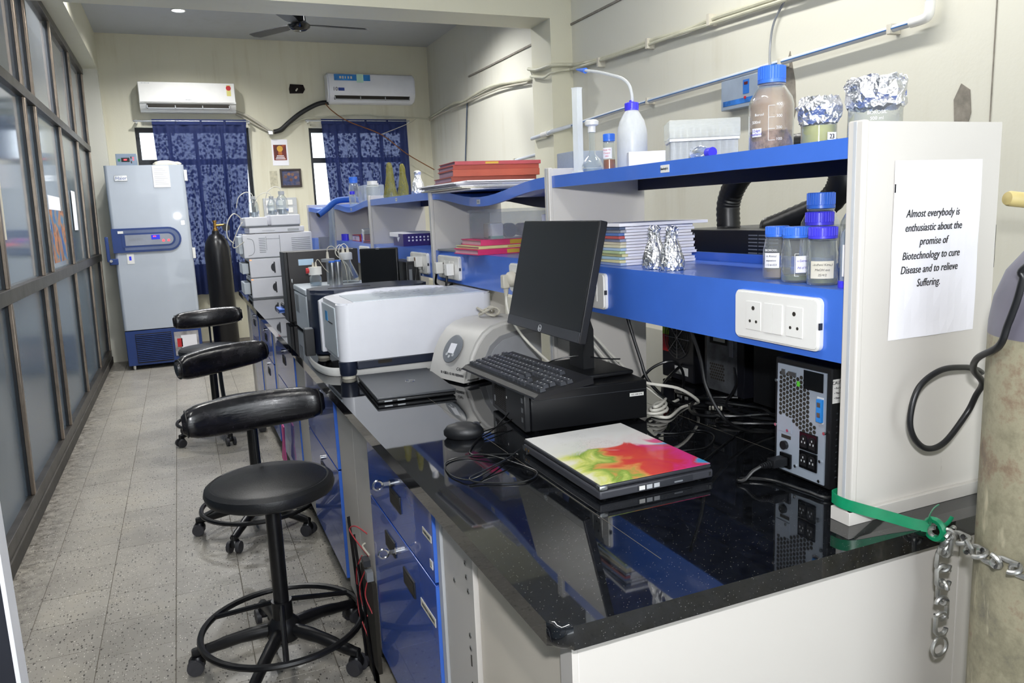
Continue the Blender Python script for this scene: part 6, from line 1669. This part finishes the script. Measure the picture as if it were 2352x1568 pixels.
blk = [([(1.42, 1.99, .96), (1.32, 1.93, .935), (1.25, 1.85, .93), (1.22, 1.78, zc), (1.3, 1.7, zc), (1.36, 1.55, zc), (1.34, 1.40, zc), (1.3, 1.2, zc)], .0045, 'thick black cord leaving the fan tower'),
       ([(1.07, 1.47, 1.18), (1.10, 1.47, 1.10), (1.11, 1.46, 1.03), (1.13, 1.42, .96), (1.2, 1.42, .92), (1.3, 1.42, zc), (1.4, 1.45, zc)], .0045, 'black cord dropping from the nearest fascia'),
       ([(1.09, 1.78, 1.17), (1.10, 1.77, 1.12), (1.11, 1.745, 1.05), (1.12, 1.73, 1.0), (1.16, 1.72, .95), (1.24, 1.75, zc), (1.36, 1.80, zc)], .0045, 'black cord dropping beside the divider'),
       ([(1.40, 1.62, zc), (1.30, 1.60, zc + .004), (1.22, 1.56, zc), (1.28, 1.48, zc + .006), (1.39, 1.44, zc)], .0042, 'black cord loop lying nearest the tower backs'),
       ([(1.42, 1.74, .99), (1.36, 1.66, .96), (1.28, 1.60, .93), (1.3, 1.52, zc + .01), (1.4, 1.40, zc + .012)], .0042, 'black cord leaving the grey-backed tower'),
       ([(1.40, 1.70, zc + .01), (1.32, 1.74, zc + .012), (1.24, 1.70, zc + .01), (1.2, 1.62, zc + .008), (1.26, 1.54, zc + .014), (1.36, 1.50, zc + .012), (1.39, 1.36, zc + .006)], .0042, 'black cord crossing over the other cords'),
       ([(1.16, 1.86, .94), (1.2, 1.83, 1.0), (1.25, 1.80, 1.02), (1.3, 1.82, .98), (1.33, 1.86, zc)], .0042, 'black cord arching beside the divider foot'),
       ([(1.33, 1.9, zc), (1.28, 1.8, zc + .016), (1.3, 1.66, zc + .02), (1.36, 1.56, zc + .016), (1.33, 1.46, zc + .02), (1.39, 1.33, zc + .014)], .004, 'black cord on top of the cable heap')]
for p, r, lab in blk: wire('black_cable', lab, 'cable_black', p, r, 'black cords under the rack')
wire('thin_black_cable', 'thin black cable looping behind the painted laptop', 'cable_black', [(1.03, 1.56, zc), (1.08, 1.535, ZW + .002), (1.136, 1.533, ZW + .002), (1.150, 1.50, ZW + .002), (1.129, 1.455, ZW + .002), (1.067, 1.408, ZW + .002), (.998, 1.42, ZW + .002)], .0018)
wire('thin_black_cable', 'thin black cable rising from the painted laptop towards the towers', 'cable_black', [(.962, 1.30, ZW + .012), (1.0, 1.325, ZW + .006), (1.112, 1.401, ZW + .002), (1.214, 1.464, ZW + .002), (1.3, 1.5, ZW + .002)], .0018)
ep = thing('cable_ferrite', 'small grey ribbed cable end among the black cords', 'connector', (1.24, 1.62, zc + .02))
for k in range(5): Cy('rib', 'cable_grey', ep, (k * .006, -.008 * k * .5, 0), (k * .006 + .004, -.008 * (k * .5 + .35), 0), .006, seg=10)
lq = tag(obj('blue_ball', lathe(new(), [(.0, 0), (.018, .002), (.028, .012), (.03, .026), (.026, .042), (.014, .052), (.0, .054)], 20), mat('metallic_blue', '#1c62c8', .15, .5), None, (1.10, 2.22, ZW), smooth=True), 'shiny blue round lid behind the keyboard', 'lid')

# rods and red wires in the cabinet gap
rw = thing('wire_bundle', 'loose red and white wires hanging in the cabinet gap', 'wires', (.43, 2.3, 0))
for k, p in enumerate(([(.02, -.02, .48), (-.01, .02, .50), (-.025, .06, .48), (-.015, .02, .455), (.01, -.04, .42)], [(0, .02, .40), (-.012, .06, .34), (-.01, .09, .26), (-.012, .08, .18), (0, .02, .12)], [(0, -.01, .36), (-.014, .02, .30), (-.01, .03, .24), (0, .0, .20)], [(0, -.06, .36), (-.012, -.05, .30), (0, -.08, .25)])):
    T('red_wire', mat('dull_red_wire', '#a83038', .5), rw, p, .0022, 6, 6)
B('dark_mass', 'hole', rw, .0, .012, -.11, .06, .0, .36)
T('white_wire', 'cable_grey', rw, [(0, -.05, .47), (-.01, -.06, .465), (0, -.1, .45)], .003, 6, 6); B('connector', 'mid_grey', rw, -.01, .01, -.09, -.06, .36, .39); B('connector', 'dark_grey', rw, -.012, .008, -.07, -.03, .40, .42); B('wood_block', 'plaster_grey', rw, -.0, .10, -.12, -.05, .0, .06); B('green_scrap', 'green_tape', rw, -.02, -.002, -.11, -.07, 0.0, .01)
for i, (a, b) in enumerate((((.418, 2.44, .49), (.424, 2.33, .012)), ((.420, 2.38, .45), (.428, 2.24, .012)))):
    o_ = tag(obj('metal_strip', tube(new(), [a, b], .0085, 6, 0, flat=.35), 'black_paint', None), ('black metal strip leaning in the cabinet gap, farther one', 'black metal strip leaning in the cabinet gap, nearer one')[i], 'metal strip')
pk_ = tag(obj('pink_cloth', prism(new(), [(4.20, .36), (4.30, .37), (4.32, .25), (4.42, .13), (4.20, .12), (4.24, .24)], 'x', .412, .418), mat('pink_cloth', '#d85a9a', .8), None), 'strip of pink cloth hanging on the blue cabinet front', 'cloth')

# ------------------------------------------------------------------ pipes and cables on the walls
M['pipe_pvc'] = mat('white_pvc', '#c9ced6', .35, var=.05); M['pipe_line'] = mat('blue_pipe_stripe', '#3d74b4', .5)
wp = thing('wall_pipe', 'grey white water pipe with a blue stripe along the side wall', 'pipe', (0, 0, 0))
T('pipe', 'pipe_pvc', wp, [(2.985, 2.45, 2.185), (2.985, 3.0, 2.172), (2.985, 3.9, 2.156), (2.985, 4.8, 2.14), (2.985, 5.66, 2.112)], .0155, 12, 3)
T('stripe', 'pipe_line', wp, [(2.9695, 2.47, 2.183), (2.9695, 3.0, 2.17), (2.9695, 3.9, 2.154), (2.9695, 4.8, 2.138), (2.9695, 5.64, 2.11)], .0028, 6, 3)
T('elbow', 'white_pl', wp, [(2.985, 2.52, 2.184), (2.985, 2.46, 2.186), (2.985, 2.435, 2.2), (2.985, 2.43, 2.25)], .021, 12, 5); T('riser', 'pipe_pvc', wp, [(2.985, 2.43, 2.25), (2.985, 2.42, 2.6)], .0155, 12, 0)
T('pillar_pipe', 'pipe_pvc', wp, [(2.985, 5.66, 2.112), (2.9, 5.675, 2.09), (2.82, 5.69, 2.07), (2.81, 5.75, 2.06), (2.812, 6.05, 2.05)], .0155, 12, 4); Cy('coupling', 'white_pl', wp, (2.81, 5.74, 2.062), (2.811, 5.85, 2.058), .021)
for y, z in ((2.62, 2.181), (4.55, 2.146), (3.3, 2.165)): B('clamp', 'beige_pl', wp, 2.966, 3.03, y - .012, y + .012, z - .022, z + .022, bev=.003)
wp2 = thing('wall_pipe', 'grey pipe on the far part of the side wall behind the ledgers', 'pipe', (0, 0, 0)); T('pipe', 'pipe_pvc', wp2, [(2.985, 6.3, 1.94), (2.985, 6.8, 1.925), (2.985, 7.4, 1.90)], .0155, 12, 2); B('clamp', 'beige_pl', wp2, 2.966, 3.03, 6.8, 6.825, 1.905, 1.945)
cb1 = thing('wall_cable', 'painted cable bundle sagging along the near side wall', 'cable', (0, 0, 0))
T('cable', 'cream_cable', cb1, [(3.0, 1.2, 2.43), (3.0, 2.781, 2.456), (3.0, 3.309, 2.497), (3.0, 3.648, 2.51), (3.0, 3.878, 2.517), (3.0, 4.176, 2.51), (3.0, 4.512, 2.528), (3.0, 4.836, 2.529), (3.0, 5.136, 2.533), (3.0, 5.538, 2.56), (2.99, 5.66, 2.58), (2.83, 5.68, 2.575), (2.815, 5.9, 2.58), (2.815, 6.08, 2.615)], .014, 8, 5)
T('cable', 'cream_cable', cb1, [(2.985, 1.2, 2.40), (2.985, 3.308, 2.47), (2.985, 3.9, 2.488), (2.985, 4.222, 2.50), (2.985, 4.836, 2.512), (2.985, 5.61, 2.54), (2.98, 5.665, 2.545), (2.835, 5.68, 2.52), (2.815, 5.8, 2.50), (2.815, 6.04, 2.55)], .01, 8, 5)
for y in (3.9, 4.55, 5.2): B('clip', 'beige_pl', cb1, 2.97, 3.03, y - .012, y + .012, 2.48, 2.545)
cb2 = thing('wall_cable', 'cable bundle along the far side wall towards the corner', 'cable', (0, 0, 0))
T('cable', 'cream_cable', cb2, [(2.84, 6.07, 2.6), (3.0, 6.41, 2.60), (3.0, 6.812, 2.636), (3.0, 7.18, 2.675), (3.0, 7.588, 2.685), (3.0, 8.183, 2.657), (3.0, 8.544, 2.68), (3.0, 9.025, 2.656), (3.0, 9.43, 2.633)], .014, 8, 5); T('cable', 'cable_grey', cb2, [(3.0, 6.5, 2.58), (3.0, 7.2, 2.63), (3.0, 8.2, 2.63), (3.0, 9.0, 2.625), (3.0, 9.43, 2.60)], .009, 8, 5)
wire('drop_cable', 'dark cord dropping from the cable bundle behind the ledgers', mat('blue_grey_cord', '#4a5668', .5), [(3.015, 8.114, 2.648), (3.015, 8.188, 2.345), (3.015, 8.272, 1.978), (3.015, 8.3, 1.6)], .007, n=4)
wire('thin_wire', 'thin wire pair hanging over the pipe behind the tall brown bottle', 'mid_grey', [(3.01, 3.308, 2.476), (3.01, 3.387, 2.387), (3.005, 3.408, 2.281), (2.962, 3.36, 2.16), (2.965, 3.34, 2.10)], .006, n=5)
tr_ = thing('wall_controller', 'grey wall controller box with a blue wave print and red display', 'controller', (XR, 3.42, 1.975))
B('casing', mat('grey_blue_case', '#8f9cae', .4), tr_, -.07, 0, 0, .34, 0, .165, bev=.004); B('wave_print', mat('wave_blue', '#2f6fc0', .4, var=.25, vscale=14), tr_, -.0715, -.0695, .02, .32, .022, .05); dpl = B('display_panel', 'wave_blue' if 'wave_blue' in M else mat('wave_blue2', '#2a6cc4', .4), tr_, -.0715, -.0695, .1, .15, .07, .145); B('display', mat('dark_red_display', '#5a1418', .3), dpl, -.0725, -.0712, .11, .14, .118, .133)
Cy('knob', 'red', tr_, (-.075, .13, .05), (-.07, .13, .05), .008, seg=12)
ac_ = thing('aircon_pipe', 'black insulated pipe and cables sagging between the air conditioners', 'pipe', (0, 0, 0))
T('insulated_pipe', 'black_pl', ac_, [(1.78, 9.46, 2.80), (1.70, 9.45, 2.795), (1.602, 9.45, 2.761), (1.446, 9.45, 2.676), (1.315, 9.45, 2.578), (1.209, 9.45, 2.49), (1.13, 9.45, 2.465)], .026, 10, 5); T('cable', 'cable_grey', ac_, [(.734, 9.46, 2.69), (.842, 9.46, 2.647), (.953, 9.46, 2.576), (1.088, 9.46, 2.48), (1.15, 9.46, 2.46)], .014, 8, 5); T('cable', 'cable_grey', ac_, [(.734, 9.47, 2.665), (.85, 9.47, 2.60), (.98, 9.47, 2.52), (1.11, 9.47, 2.455)], .009, 8, 5)
B('tape_wrap', 'chrome', ac_, 1.06, 1.12, 9.43, 9.475, 2.43, 2.48, bev=.008); T('cable', 'black_pl', ac_, [(1.13, 9.46, 2.45), (1.22, 9.46, 2.47), (1.29, 9.46, 2.54), (1.33, 9.46, 2.60)], .007, 6, 5); T('cable', 'cream_cable', ac_, [(1.209, 9.475, 2.48), (1.388, 9.475, 2.578), (1.566, 9.475, 2.628), (2.159, 9.475, 2.668), (2.369, 9.475, 2.655), (2.803, 9.475, 2.638), (2.99, 9.475, 2.623)], .008, 6, 5)
wire('hanging_wire', 'brown wire slung across the curtain to the side wall', 'brown', [(1.72, 9.33, 2.77), (1.79, 9.33, 2.69), (1.974, 9.33, 2.57), (2.355, 9.33, 2.42), (2.647, 9.33, 2.198), (2.99, 9.33, 2.0)], .006, n=5)
wire('hanging_wire', 'grey wire rising from the curtain middle to the corner', 'cable_grey', [(2.355, 9.335, 2.425), (2.687, 9.335, 2.548), (2.83, 9.4, 2.626)], .004, n=4)

# clamp stand seen through the gap behind the third bay
cs_ = thing('clamp_stand', 'black clamp stand seen through the gap behind the purple basket', 'clamp stand', (1.52, 4.30, ZW))
B('base_plate', 'black_pl', cs_, -.07, .07, -.09, .09, 0, .012, bev=.002); T('rod', 'steel', cs_, [(0, 0, .01), (.01, -.05, .62)], .006, 8, 0)
B('boss_head', 'black_pl', cs_, -.02, .03, -.075, -.02, .54, .58, bev=.004); B('clamp_jaw', 'black_pl', cs_, -.06, -.015, -.075, -.05, .55, .575, bev=.004); Cy('thumb_screw', 'black_pl', cs_, (.03, -.05, .56), (.06, -.05, .55), .012, seg=10)
bpy.context.view_layer.update()
